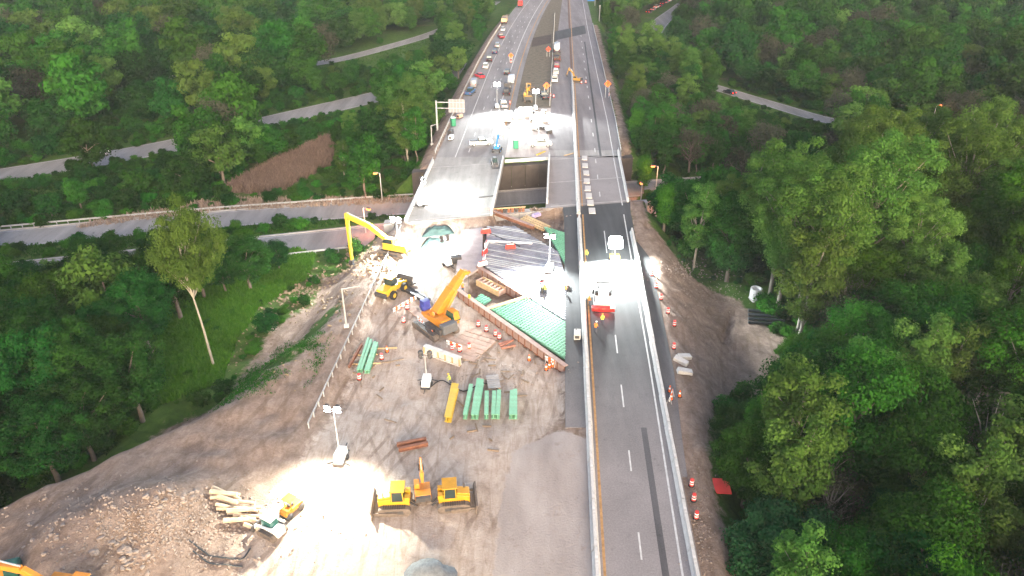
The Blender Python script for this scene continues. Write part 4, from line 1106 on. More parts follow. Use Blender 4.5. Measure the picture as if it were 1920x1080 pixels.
# ---------------------------------------------------------------- new bridge deck under construction
def clip_line(poly, p, d):
    """part of an endless line that lies inside a convex polygon"""
    t0, t1 = -1e9, 1e9; n = len(poly)
    area = sum(poly[i][0] * poly[(i + 1) % n][1] - poly[(i + 1) % n][0] * poly[i][1] for i in range(n))
    s = 1 if area > 0 else -1
    for i in range(n):
        a = Vector(poly[i]); b = Vector(poly[(i + 1) % n]); e = b - a
        nr = Vector((-e.y, e.x)) * s
        den = nr.dot(d); num = nr.dot(a - p)
        if abs(den) < 1e-9:
            if num > 0: return None
            continue
        t = num / den
        if den > 0: t0 = max(t0, t)
        else: t1 = min(t1, t)
    return (p + d * t0, p + d * t1) if t1 - t0 > .3 else None
def lines_in(poly, ang, sp):
    d = Vector((math.cos(ang), math.sin(ang))); nrm = Vector((-d.y, d.x))
    c = sum((Vector(p) for p in poly), Vector((0, 0))) / len(poly)
    r = max((Vector(p) - c).length for p in poly); out = []
    k = -int(r / sp)
    while k * sp < r:
        q = clip_line(poly, c + nrm * k * sp, d)
        if q: out.append(q)
        k += 1
    return out
def deck_forms(pts, label, z=0.0):
    poly = [at(u, v, z) for u, v in pts]; o = poly[0]
    rel = [(a - o[0], b - o[1]) for a, b in poly]
    t = thing('deck_forms', label, 'bridge deck', (o[0], o[1], z))
    MB().plan(rel, -.35, -.05).build('form_sheet', DECKSTEEL, t)
    for a, b in lines_in(rel, R(-22), .62):
        MB().bar((a.x, a.y, -.01), (b.x, b.y, -.01), .26, .1).build('form_rib', STEEL if random.random() < .25 else DECKSTEEL, t)
    return t
deck_forms([(913, 424), (966, 424), (1047, 472), (1060, 520), (1060, 600), (990, 556), (910, 499)], 'grey ribbed metal deck forms of the new bridge section')
def rebar_mat(pts, label, z=.02, ang=(R(-35), R(50)), sp=.52):
    poly = [at(u, v, z) for u, v in pts]; o = poly[0]
    rel = [(a - o[0], b - o[1]) for a, b in poly]
    t = thing('rebar_mat', label, 'rebar mat', (o[0], o[1], z))
    MB().plan(rel, -.35, -.1).build('form_sheet', mat('greenish form sheet', (.115, .28, .185), .6, .3, .8), t)
    for k, an in enumerate(ang):
        mb = MB()
        for a, b in lines_in(rel, an, sp): mb.bar((a.x, a.y, k * .05), (b.x, b.y, k * .05), .17, .06)
        tag(mb.build('rebar', REBAR, t), kind='stuff')
    return t
rebar_mat([(917, 577), (985, 556), (1060, 604), (1060, 672)], 'large green rebar mat in front of the floodlit deck')
rebar_mat([(1020, 424), (1058, 436), (1059, 494), (1046, 470)], 'narrow green rebar mat between metal forms and black lane')
rebar_mat([(888, 561), (903, 552), (921, 560), (906, 570)], 'small green rebar bundle in the brown pit', z=-1.0)
# plate girders around the bay, each with its stiffened panels
def girder_wall(p0, p1, label, z0, z1, n, m=PINKSTEEL, name='plate_girder'):
    a = Vector((*p0, 0)); b = Vector((*p1, 0)); d = b - a; L_ = d.length
    t = thing(name, label, 'girder', (a.x, a.y, z0), math.atan2(d.y, d.x)); h = z1 - z0
    MB().box(L_ / 2, 0, h / 2, L_, .12, h).build('web', RUST, t)
    MB().box(L_ / 2, 0, h + .04, L_ + .3, .7, .09).build('top_flange', m, t)
    MB().box(L_ / 2, 0, .06, L_, .6, .1).build('bottom_flange', RUST, t)
    pw = L_ / n
    pm_ = MB().box(0, -.14, h * .48, pw * .82, .14, h * .72).mesh('panel'); pm_.materials.append(m)
    sm = MB().box(0, -.17, h * .5, .08, .26, h * .86).mesh('stiffener'); sm.materials.append(RUST)
    for k in range(n):
        for me, nm, x in ((pm_, 'panel', (k + .5) * pw), (sm, 'stiffener', k * pw + .05)):
            o = bpy.data.objects.new(nm, me); col.objects.link(o); o.parent = t; o.location = (x, 0, 0)
    return t
girder_wall(at(843, 534, 0), at(1060, 688, 0), 'long rusty plate girder on the slant edge of the new bridge deck', -1.15, .2, 20)
girder_wall(at(896, 500, 0), at(992, 560, 0), 'shorter plate girder between the metal forms and the brown pit', -1.5, .1, 9)
girder_wall(at(985, 558, 0), at(914, 580, 0), 'yellowish cross beam closing the brown pit', -.6, .1, 5, WOOD, 'cross_beam')
girder_wall(at(1000, 425, 0), at(912, 392, 0), 'long slim beam at the upper edge of the metal forms', -.5, .15, 8)
# formwork box in the pit
o0 = pd(893, 535, -1.2); o1 = pd(935, 556, -1.2)
t = thing('formwork_box', 'wooden formwork box standing in the brown pit', 'formwork', o0, math.atan2(o1.y - o0.y, o1.x - o0.x))
Lb = (o1 - o0).length
for s_ in (0, 1.5): MB().box(Lb / 2, s_, .5, Lb, .12, 1.0).build('side_panel', WOOD, t)
for k in range(7): MB().box(Lb * k / 6, .75, .5, .12, 1.5, .9).build('cross_board', PINKSTEEL, t)
t = None
# pale barrier like panel lying on the dirt, with joints
a = gp(797, 662); b = gp(864, 686)
t = thing('concrete_beam', 'pale precast beam with ribs lying on the dirt in front of the crane', 'beam', a, math.atan2(b.y - a.y, b.x - a.x))
Lb = (b - a).length
MB().box(Lb / 2, 0, .6, Lb, .25, 1.2).build('web', CONC, t)
for z in (.06, 1.2): MB().box(Lb / 2, 0, z, Lb, .7, .14).build('flange', CONC, t)
for k in range(6): MB().box(Lb * (k + .02) / 5.05, -.2, .62, .14, .3, 1.02).build('rib', WOOD, t)
# timber mats below the crane
mt = MB().box(0, 0, .08, 1.15, 6.6, .16).mesh('timber_mat'); mt.materials.append(mat('pinkish timber mat', (.36, .26, .21), .9, .25, 1.5))
rzm = math.atan2(5.4, -4.4) + math.pi / 2
for k in range(8):
    c = gp(817, 621) + Vector((math.cos(rzm + math.pi / 2), math.sin(rzm + math.pi / 2), 0)) * (k - 3.2) * 1.25 + Vector((.4, .2, 0))
    o = bpy.data.objects.new('timber_mat', mt); col.objects.link(o); o.location = (c.x, c.y, gz(c.x, c.y) - .02); o.rotation_euler = (0, 0, rzm + math.pi / 2 + math.pi / 2)
    tag(o, 'pinkish timber mat in the row laid under the crane', 'mat', 'timber mats under the crane')
for k in range(7):
    p = gp(905 - k * 7.5, 628 + k * 6.5)
    o = bpy.data.objects.new('timber_mat', mt); col.objects.link(o); o.location = p; o.rotation_euler = (0, 0, R(62)); o.scale = (.8, .8, .8)
    tag(o, 'pale timber mat on the dirt right of the crane counterweight', 'mat', 'timber mats right of the crane')
# concrete slab and tarpaulins in the upper left glare
MBs = MB().plan([at(u, v, 0) for u, v in ((866, 430), (905, 425), (905, 497), (868, 520), (855, 505))], -.5, -.15)
tag(MBs.build('concrete_slab', mat('pinkish concrete', (.36, .31, .31), .85, .2, .5)), 'flat pinkish concrete slab beside the metal deck forms', 'slab')
def tarp(pts, label, h=.7):
    P = [gp(u, v) for u, v in pts]; c = sum(P, Vector()) / len(P); n = 9
    V = []; F = []
    for i in range(n):
        for j in range(n):
            a, b = i / (n - 1), j / (n - 1)
            q = P[0].lerp(P[1], a).lerp(P[3].lerp(P[2], a), b) - c
            e = min(a, 1 - a, b, 1 - b)
            V.append((q.x, q.y, h * min(1, e * 4) * (.75 + .5 * random.random()) + .06))
    for i in range(n - 1):
        for j in range(n - 1): F.append((i * n + j, i * n + j + 1, (i + 1) * n + j + 1, (i + 1) * n + j))
    V2 = V + [(x, y, -.3) for x, y, z in V]; k = n * n
    F2 = F + [tuple(i + k for i in reversed(f)) for f in F]
    rim = [i for i in range(n)] + [i * n + n - 1 for i in range(1, n)] + [(n - 1) * n + j for j in range(n - 2, -1, -1)] + [i * n for i in range(n - 2, 0, -1)]
    for q in range(len(rim)):
        a, b = rim[q], rim[(q + 1) % len(rim)]; F2.append((a, b, b + k, a + k))
    mb = MB(); mb.add(V2, F2)
    o = mb.build('tarpaulin_heap', TARP, smooth=False); o.location = c
    tag(o, label, 'tarpaulin')
tarp([(790, 446), (852, 438), (842, 423), (800, 430)], 'larger dark green tarpaulin covered heap in the glare')
tarp([(787, 468), (830, 458), (838, 452), (800, 448)], 'smaller dark green tarpaulin covered heap in the glare')
# wooden bulkhead and timbers at the upper end of the bay
def timber(p0, p1, w, h, m, label, group=None, name='timber_beam'):
    p0 = Vector(p0); p1 = Vector(p1); d = p1 - p0
    o = MB().box(0, 0, 0, d.length, w, h).build(name, m, bevel=.02)
    o.location = (p0 + p1) / 2; o.rotation_euler = d.to_track_quat('X', 'Z').to_euler()
    tag(o, label, 'timber', group); return o
t = thing('bulkhead', 'wooden bulkhead with dark panels across the end of the median bay', 'bulkhead', pd(925, 408, -1.5))
bw = pd(985, 404, -1.5) - pd(925, 408, -1.5)
for k in range(9):
    q = bw * (k / 9); MB().box(q.x + .25, q.y, 1.0, .55, .18, 2.0).build('plank', RUST if k % 3 else DARK, t)
MB().bar((0, -.15, 1.9), bw + Vector((0, -.15, 1.9)), .25, .2).build('waler', WOOD, t)
for k in range(6):
    a = pd(975 + k * 2.2, 412 - k * 1.2, -.9); b = pd(1020 + k * 2.2, 432 - k * 1.2, -.9)
    timber(a + Vector((0, 0, .15 * (k % 2))), b + Vector((0, 0, .15 * (k % 2))), .35, .3, WOOD, 'pale squared timber in the stack at the upper end of the bay', 'timbers at the upper end of the bay')
timber(pd(913, 452, .1), pd(998, 456, .1), .35, .35, mat('white painted steel', (.55, .55, .58), .5, .1), 'long white steel tube lying across the metal forms', name='steel_tube')
timber(pd(905, 432, -.1), pd(975, 462, .1), .2, .2, DARK, 'dark slim beam lying slantwise on the metal forms', name='steel_beam')
timber(pd(762, 543, -.6), pd(800, 566, -.6), .7, .5, DARK, 'black steel beam lying on the dirt left of the crane', name='steel_beam')
timber(pd(766, 539, -.6), pd(806, 562, -.6), .35, .4, DARK, 'slimmer black beam beside the black steel beam', name='steel_beam')
timber(pd(1000, 405, -.6), pd(1012, 401, -.6), .9, .5, mat('lilac plastic', (.34, .27, .42), .6, .1), 'lilac wrapped bundle on the dirt near the timbers', name='wrapped_bundle')
for k, (a, b) in enumerate((((938, 652), (962, 640)), ((935, 648), (955, 642)), ((940, 656), (966, 650)))):
    timber(gp(*a) + Vector((0, 0, .2)), gp(*b) + Vector((0, 0, .2)), .28, .25, WOOD_RED, 'red brown timber in the small pile beside the slant girder', 'red brown timbers by the slant girder')
# rubble soil heaps at bay end
def rock_mesh(seed, name='rock', flat=.7):
    import bmesh
    bm = bmesh.new(); bmesh.ops.create_icosphere(bm, subdivisions=1, radius=1.0)
    rnd = random.Random(seed)
    for v in bm.verts:
        v.co *= rnd.uniform(.68, 1.12); v.co.z *= flat
    me = bpy.data.meshes.new(name); bm.to_mesh(me); bm.free(); me.materials.append(ROCK); return me
ROCKS = [rock_mesh(k) for k in range(6)]
def boulder(u, v, s, label, group):
    p = gp(u, v)
    o = bpy.data.objects.new('boulder', random.choice(ROCKS)); col.objects.link(o); o.location = p + Vector((0, 0, s * .25))
    o.scale = (s, s * random.uniform(.7, 1.1), s * random.uniform(.6, .9)); o.rotation_euler = (random.uniform(-.4, .4), random.uniform(-.4, .4), random.uniform(0, 6.28))
    tag(o, label, 'boulder', group)
for k in range(36):
    boulder(random.gauss(232, 28), random.gauss(1040, 18), random.uniform(.18, .5), 'pale broken rock on the spoil heap in the near left corner', 'rocks on the near left spoil heap')
for k in range(24):
    boulder(random.gauss(325, 35), random.gauss(935, 11), random.uniform(.15, .42), 'pale broken rock along the ridge behind the log pile', 'rocks on the ridge behind the log pile')
for k in range(16):
    boulder(random.gauss(90, 18), random.gauss(1000, 14), random.uniform(.15, .35), 'grey broken rock at the foot of the near left wood', 'rocks at the foot of the near left wood')
def debris(name, u0, v0, su, sv, n, smin, smax, m=ROCK, lab='broken soil and rubble strewn over the slope', cat='rubble'):
    mb = MB()
    for k in range(n):
        p = gp(random.gauss(u0, su), random.gauss(v0, sv)); s = random.uniform(smin, smax)
        mb.box(p.x, p.y, p.z + s * .2, s * random.uniform(.6, 1.6), s * random.uniform(.5, 1), s * random.uniform(.4, .9), random.uniform(0, 6), random.uniform(-.5, .5), random.uniform(-.5, .5), .7, .7)
    o = mb.build(name, m); tag(o, lab, cat, None, 'stuff'); return o
debris('rubble', 560, 545, 50, 25, 500, .12, .5, mat('pale split wood and soil', (.22, .165, .11), .9, .4, .7), 'split wood and rubble on the slope below the long boom')
debris('rubble', 690, 490, 30, 16, 240, .15, .6, MATS['pale split wood and soil'], 'bright rubble heap under the long reach boom')
debris('rubble', 1290, 505, 45, 10, 260, .1, .28, ROCK, 'stony rubble band below the right edge of the open lanes')
debris('rubble', 1340, 550, 40, 22, 220, .06, .2, ROCK, 'small stones scattered on the right dirt slope')
debris('rubble', 300, 985, 120, 42, 1500, .05, .26, ROCK, 'small stones scattered over the near left spoil')
debris('rubble', 930, 700, 60, 25, 320, .06, .22, ROCK, 'small clods scattered in front of the slant girder')
debris('rubble', 990, 420, 40, 14, 180, .08, .3, ROCK, 'loose debris at the upper end of the median bay')
debris('rubble', 1310, 980, 15, 70, 200, .06, .2, ROCK, 'reddish stones along the right verge near the bottom')
debris('rubble', 470, 640, 70, 45, 350, .06, .25, MATS['pale split wood and soil'], 'wood chips and clods on the left dirt slope')
# log pile
for k in range(16):
    a = gp(random.uniform(395, 420) + k * 2.5, 930 + k * 4.2 + random.uniform(-5, 5)); an = random.uniform(-.45, .25); ln = random.uniform(2.2, 4.6); r = random.uniform(.13, .26)
    o = MB().cyl((-ln / 2, 0, 0), (ln / 2, 0, 0), r, r * .75, n=9).build('log', LOGM, smooth=False)
    o.location = a + Vector((1.2, 0, r + .35 * random.random() + .1)); o.rotation_euler = (0, random.uniform(-.12, .12), an)
    tag(o, 'pale bare log in the heap beside the compact track loader', 'log', 'logs in the near left heap')

# steel beams stacked on the dirt
def ibeam_mesh(L_, h, name, m):
    mb = MB().box(L_ / 2, 0, h / 2, L_, .06, h).box(L_ / 2, 0, .03, L_, h * .7, .06).box(L_ / 2, 0, h - .03, L_, h * .7, .061)
    me = mb.mesh(name); me.materials.append(m); return me
def beams(pairs, h, m, label, group):
    for (a, b) in pairs:
        p = gp(*a); q = gp(*b); d = q - p
        o = bpy.data.objects.new('steel_beam', ibeam_mesh(d.length, h, 'steel_beam', m)); col.objects.link(o)
        o.location = p + Vector((0, 0, .25)); o.rotation_euler = (0, 0, math.atan2(d.y, d.x)); tag(o, label, 'steel beam', group)
beams([((672, 702), (692, 642)), ((678, 702), (697, 644)), ((686, 704), (704, 648)), ((691, 704), (708, 650))], .5, GREEN_STEEL, 'light green steel beam in the stack by the left guardrail', 'green beams by the left guardrail')
beams([((655, 694), (680, 655))], .4, RUST, 'single rusty beam left of the green stack', None)
beams([((872, 790), (884, 738)), ((887, 790), (898, 728)), ((893, 790), (904, 728)), ((912, 790), (913, 748)), ((925, 790), (927, 747)), ((933, 790), (936, 745)), ((958, 790), (960, 746)), ((966, 790), (966, 745))], .7, GREEN_STEEL, 'light green steel beam in the row lying in front of the dug dirt', 'green beams in the near row')
beams([((838, 795), (852, 738)), ((842, 796), (857, 740))], .8, BRIGHT_YELLOW, 'yellow steel beam left of the green row', 'yellow beams left of the green row')
for (u, v) in ((664, 668), (668, 685), (700, 656)):
    p = gp(u, v); timber(p + Vector((-.5, 0, .1)), p + Vector((3.2, .3, .1)), .18, .18, WOOD, 'short bearer timber under the green beams by the guardrail', 'bearers under the green beams')
t = thing('pallet', 'grey slab pallet lying on the dug dirt', 'pallet', gp(925, 718), R(8))
for k in range(6): MB().box(0, -1.2 + k * .48, .22, 1.6, .4, .1).build('board', CONC_OLD, t)
for x in (-.6, .6): MB().box(x, 0, .1, .15, 2.8, .16).build('bearer', WOOD, t)
# things the caption of the picture would hide: the yard simply goes on
beams([((745, 842), (800, 832)), ((748, 850), (803, 840))], .5, RUST, 'rusty beam lying in the middle of the near yard', 'rusty beams in the near yard')

# ---------------------------------------------------------------- cones, barrels, small site things
def cone_proto(u, v, label, group):
    t = thing('traffic_cone', label, 'cone', gp(u, v), 0, group)
    MB().box(0, 0, .03, .5, .5, .06).build('base', RUBBER, t)
    MB().cyl((0, 0, .06), (0, 0, .95), .2, .05, n=10).build('cone_body', SAFETY, t)
    MB().cyl((0, 0, .45), (0, 0, .68), .145, .105, n=10, cap=False).build('band', CONEWHITE, t)
    return t
def barrel_proto(p, label, group):
    t = thing('traffic_barrel', label, 'barrel', p, 0, group)
    MB().cyl((0, 0, 0), (0, 0, .12), .34, .32, n=12).build('base', RUBBER, t)
    MB().cyl((0, 0, .12), (0, 0, .92), .25, .20, n=12).build('drum', REDW, t)
    for z, r0 in ((.32, .247), (.62, .228)): MB().cyl((0, 0, z), (0, 0, z + .14), r0, r0 - .008, n=12, cap=False).build('band', CONEWHITE, t)
    return t
bl = 'red and white barrel in the row on the dirt right of the open lanes'; bg_ = 'barrels right of the open lanes'
b0 = barrel_proto(gp(1222, 518), bl, bg_)
for (u, v) in ((1230, 540), (1239, 562), (1252, 588), (1264, 612), (1263, 654), (1300, 940), (1305, 972), (1296, 912)):
    copy_tree(b0, gp(u, v), 0, bl, bg_)
bl = 'red and white barrel on the dirt around the crane'; bg_ = 'barrels around the crane'
for (u, v) in ((897, 612), (912, 621), (929, 630), (936, 636), (757, 605), (764, 580), (716, 674), (848, 656), (862, 660), (880, 655), (785, 613), (795, 619), (805, 626), (674, 712)):
    copy_tree(b0, gp(u, v), 0, bl, bg_)
bl = 'orange barrel on the far lanes near the diamond signs'; bg_ = 'barrels on the far lanes'
for (u, v) in ((1032, 181), (1038, 183), (1090, 157), (1098, 156), (958, 118), (958, 112), (956, 195), (1142, 180)):
    copy_tree(b0, pd(u, v), 0, bl, bg_)
cl = 'small orange cone scattered at the foot of the slant girder'; cg = 'cones by the slant girder'
c0 = cone_proto(1030, 690, cl, cg)
for (u, v) in ((1024, 694), (1036, 688), (1041, 683), (992, 676), (1258, 750), (1255, 735), (1274, 744), (880, 656), (726, 660)):
    copy_tree(c0, gp(u, v), 0, cl if u < 1100 and u > 900 else ('small orange cone beside the black shoulder' if u > 1100 else 'small orange cone on the dirt left of the slant girder'), cg if 900 < u < 1100 else ('cones beside the black shoulder' if u > 1100 else 'cones on the dirt'))
def barricade(p0, p1, label):
    p0 = Vector(p0); p1 = Vector(p1); d = p1 - p0; L_ = d.length
    t = thing('barricade', label, 'barricade', p0, math.atan2(d.y, d.x)); n = max(3, int(L_ / .45))
    for z in (.55, .95):
        for k in range(n): MB().box(L_ * (k + .5) / n, 0, z, L_ / n, .08, .22).build('stripe', SAFETY if k % 2 else CONEWHITE, t)
    for x in (.2, L_ - .2): MB().bar((x, -.3, 0), (x, 0, 1.1), .07, .07).bar((x, .3, 0), (x, 0, 1.1), .07, .07).build('leg', STEEL, t)
barricade(gp(783, 605), gp(812, 633), 'red and white barricade along the left track of the crane')
barricade(gp(738, 590), gp(782, 566), 'red and white barricade behind the left end of the timber mats')
barricade(gp(838, 650), gp(866, 660), 'red and white barricade on the dirt in front of the timber mats')
barricade(gp(1022, 680), gp(1044, 690), 'small striped barricade at the near tip of the slant girder')
barricade(gp(1254, 760), gp(1260, 742), 'narrow striped barricade beside the black shoulder')
def generator(p, rz, label, m, s=1.0):
    t = thing('generator', label, 'generator', p, rz); t.scale = (s, s, s)
    MB().box(0, 0, .7, 1.8, 1.0, .9).build('casing', m, t, bevel=.06)
    MB().box(0, 0, .15, 2.0, 1.05, .14).build('skid', DARK, t)
    MB().cyl((.5, .2, 1.15), (.5, .2, 1.5), .07, n=8).build('exhaust', DARK, t)
    MB().box(-.93, 0, .75, .05, .7, .5).build('panel', DARK, t)
generator(pd(845, 252), R(70), 'black and white generator on the left edge behind the sign', DARK)
generator(pd(846, 262), R(80), 'white generator on the left edge nearest the bridge', WHITE)
generator(pd(862, 222), R(60), 'pale equipment box beside the green toilet', mat('pale orange paint', (.5, .3, .2), .5, .2))
generator(pd(1082, 634, 0), R(85), 'pale light plant on the black strip left of the barrier', CONC, .9)
generator(g(838, 495) + Vector((1.5, .6, 0)), R(10), 'grey welding generator in the glare near the crane boom', DARK, 1.0)
generator(pd(1063, 540, .0), R(90), 'black pump on the edge of the bright deck', DARK, .7)
generator(pd(1020, 545, .05), R(90), 'black and red screed machine on the bright metal deck', DARK, .9)
generator(pd(1018, 528, .05), R(70), 'small red compressor on the bright metal deck', REDW, .6)
def toilet(p, rz, label):
    t = thing('portable_toilet', label, 'portable toilet', p, rz)
    MB().box(0, 0, 1.1, 1.15, 1.15, 2.1).build('cabin', GREENP, t, bevel=.04)
    MB().box(0, 0, 2.22, 1.22, 1.22, .16, tx=.7, ty=.7).build('roof', WHITE, t)
    MB().box(0, -.59, 1.05, .8, .05, 1.8).build('door', mat('mid green plastic', (.03, .22, .12), .5, .1), t)
toilet(pd(850, 236), R(20), 'dark green portable toilet on the left shoulder beside the sign')
toilet(pd(967, 278), R(5), 'green portable toilet on the concrete yard left of the white pickup')
# concrete block stacks in the glare
blk = MB().box(0, 0, .4, 1.8, .8, .8).mesh('concrete_block'); blk.materials.append(CONC)
for i in range(14):
    o = bpy.data.objects.new('concrete_block', blk); col.objects.link(o)
    q = pd(972 + (i % 4) * 6.5, 212 + (i // 4) * 3.4)
    o.location = q + Vector((0, 0, .8 * (i % 2) if i < 12 else 0)); o.rotation_euler = (0, 0, random.uniform(-.2, .2))
    tag(o, 'white concrete block in the stacks on the bright yard', 'block', 'concrete blocks in the bright yard')
for i, (u, v) in enumerate(((1003, 245), (1016, 243), (1022, 230), (996, 228), (1030, 250), (998, 213), (1020, 212))):
    generator(pd(u, v), random.uniform(0, 3), ['small grey case', 'dark tool chest', 'white water tank', 'low grey pump', 'dark welding set', 'small black compressor', 'pale cable box'][i] + ' standing on the floodlit yard', [STEEL, DARK, WHITE, STEEL, DARK, BLACKP, CONC][i], .75)
timber(pd(1058, 292), pd(1080, 286), .3, .25, WOOD, 'yellowish timber on the yard behind the opening', name='timber_beam')
timber(pd(1006, 291), pd(1022, 284), .4, .35, BRIGHT_YELLOW, 'yellow bundle on the yard at the edge of the opening', name='pipe_bundle')
timber(pd(897, 370, .1), pd(925, 367, .1), .25, .2, DARK, 'thin dark beam lying on the floodlit bridge deck', name='steel_beam')
# white culvert unit and black pipes by the right wood
p = gp(1415, 560)
t = thing('culvert_unit', 'white concrete culvert ring standing at the edge of the right wood', 'culvert', p, R(20))
n = 20; V = []; F = []
for z in (0, 2.0):
    for r in (.95, .75):
        for k in range(n): a = 2 * math.pi * k / n; V.append((r * math.cos(a), r * math.sin(a), z))
for k in range(n):
    j = (k + 1) % n
    F += [(k, j, 2 * n + j, 2 * n + k), (n + k, 3 * n + k, 3 * n + j, n + j), (2 * n + k, 2 * n + j, 3 * n + j, 3 * n + k)]
mb = MB(); mb.add(V, F); mb.build('ring', WHITE, t)
MB().box(0, 0, .1, 2.1, 2.1, .2).build('foot', CONC, t)
for k in range(7):
    a = gp(1402, 584 + k * 4.0); b = gp(1470, 590 + k * 3.4); d = b - a
    o = MB().cyl((0, 0, 0), (d.length, 0, 0), .22, n=12).build('drain_pipe', PIPE, smooth=False)
    o.location = a + Vector((0, 0, .3 + .25 * (k % 2))); o.rotation_euler = (0, -math.atan2(d.z, math.hypot(d.x, d.y)), math.atan2(d.y, d.x))
    tag(o, 'black plastic pipe in the bundle at the edge of the right wood', 'pipe', 'black pipes by the right wood')
for (u, v, rz) in ((1282, 672, .3), (1276, 680, -.6), (1283, 700, 0)):
    p = gp(u, v)
    o = MB().side([(-1.0, 0), (1.0, 0), (.95, .5), (-.95, .6)], -.4, .4).build('concrete_chunk', CONC, bevel=.05); o.location = p; o.rotation_euler = (.1, .15, rz)
    tag(o, 'white concrete chunk on the dirt right of the black shoulder', 'concrete chunk', 'concrete chunks right of the shoulder')
o = MB().plan([(-1.6, -1), (1.5, -1.2), (1.7, 1), (-1.3, 1.2)], 0, .12).build('red_sheet', REDW); o.location = gp(1340, 912); tag(o, 'crumpled red sheet at the foot of the right trees near the bottom', 'sheet')
# grey rounded stone heap at the bottom edge
p = gp(805, 1085); V = []; F = []; n, m_ = 22, 8
for i in range(m_ + 1):
    r = 2.6 * (1 - i / m_) ** .8
    for k in range(n):
        a = 2 * math.pi * k / n; rr = r * (1 + .12 * math.sin(3 * a + i) + random.uniform(-.05, .05))
        V.append((rr * math.cos(a), rr * .8 * math.sin(a), -.2 + 1.7 * math.sin(i / m_ * math.pi / 2)))
for i in range(m_):
    for k in range(n): F.append((i * n + k, i * n + (k + 1) % n, (i + 1) * n + (k + 1) % n, (i + 1) * n + k))
mb = MB(); mb.add(V, F); o = mb.build('gravel_heap', mat('grey gravel', (.16, .17, .175), .95, .3, 3, bump=.5), smooth=True); o.location = p
tag(o, 'grey gravel heap at the bottom edge of the dirt yard', 'gravel heap')

for k, (u, v, rz) in enumerate(((911, 437, .2), (912, 461, 1.4), (909, 476, 1.2), (908, 488, 1.5), (957, 466, .1), (905, 498, .6))):
    q = pd(u, v, .05); t = thing('plastic_barrier', 'red and white plastic barrier along the left edge of the metal deck forms' if k != 4 else 'red plastic barrier lying under the white tube on the metal forms', 'barrier', q, rz, 'plastic barriers on the metal forms' if k != 4 else None)
    MB().side([(-.9, 0), (.9, 0), (.9, .3), (.75, .8), (-.75, .8), (-.9, .3)], -.2, .2).build('shell', REDW if k % 2 == 0 else CONEWHITE, t, bevel=.05)
    MB().box(0, 0, .84, 1.3, .14, .08).build('handle_bar', CONEWHITE if k % 2 == 0 else REDW, t)
# loose boards, offcuts and hoses on the ground
def scraps(u0, v0, su, sv, n, label):
    mb = MB()
    for k in range(n):
        p = gp(random.gauss(u0, su), random.gauss(v0, sv)); an = random.uniform(0, 3.14); ln = random.uniform(.5, 1.8)
        mb.box(p.x, p.y, p.z + .09, ln, random.uniform(.1, .25), random.uniform(.06, .16), an, random.uniform(-.05, .05))
    tag(mb.build('scrap_timber', mat('weathered board', (.20, .145, .10), .9, .3, 2)), label, 'scrap timber', None, 'stuff')
scraps(935, 690, 45, 20, 24, 'scattered board ends in front of the slant girder')
scraps(985, 412, 26, 10, 18, 'scattered board ends at the upper end of the bay')
scraps(810, 480, 30, 12, 14, 'scattered boards in the glare beside the tarpaulins')
scraps(700, 700, 25, 18, 10, 'scattered boards around the green beams by the guardrail')
scraps(880, 800, 70, 25, 10, 'scattered boards in the near yard')
def hose(pts, r, m, label):
    P = smooth_pts([tuple(gp(u, v)) for u, v in pts], 6); mb = MB()
    for a, b in zip(P[:-1], P[1:]): mb.cyl((a[0], a[1], gz(a[0], a[1]) + .07), (b[0], b[1], gz(b[0], b[1]) + .07), r, n=6)
    tag(mb.build('hose', m), label, 'hose')
hose([(806, 728), (830, 715), (868, 735), (905, 720), (940, 735)], .07, RUBBER, 'black hose winding from the unlit light tower across the dirt')
hose([(355, 1015), (400, 1045), (450, 1052), (470, 1030)], .08, PIPE, 'black hose curling below the log heap')
hose([(362, 1035), (400, 1060), (455, 1064)], .07, PIPE, 'second black hose below the log heap')

# ---------------------------------------------------------------- signs and posts
def diamond_sign(p, h, label, m=SAFETY, s=1.2, rz=0.0):
    t = thing('road_sign', label, 'sign', p, rz)
    for sx in (-.5, .5): MB().box(sx, .06, h / 2, .12, .08, h).build('post', STEEL, t)
    r = s * .9
    MB().add([(0, -.03, h - r), (r, -.03, h), (0, -.03, h + r), (-r, -.03, h), (0, .03, h - r), (r, .03, h), (0, .03, h + r), (-r, .03, h)],
             [(0, 1, 2, 3), (7, 6, 5, 4), (0, 4, 5, 1), (1, 5, 6, 2), (2, 6, 7, 3), (3, 7, 4, 0)]).build('panel', m, t)
    mb = MB().box(0, -.045, h - .1, .16, .02, .7).box(.14, -.045, h + .22, .5, .02, .16, ry=R(40)); mb.build('symbol', BLACKP, t)
ORS = mat('orange sign sheet', (.90, .16, .03), .5, .06)
RDS = mat('red orange sign sheet', (.85, .07, .03), .5, .06)
diamond_sign(pd(1138, 183), 4.0, 'orange diamond road sign on two posts at the right shoulder', ORS, 1.15)
diamond_sign(pd(1024, 184), 3.6, 'orange diamond road sign on two posts in the median', ORS, 1.15)
diamond_sign(pd(1028, 106), 2.6, 'red orange diamond sign farther up the median', RDS, 1.1)
diamond_sign(pd(958, 116), 2.2, 'small orange sign between the closed left lanes', ORS, 1.0)
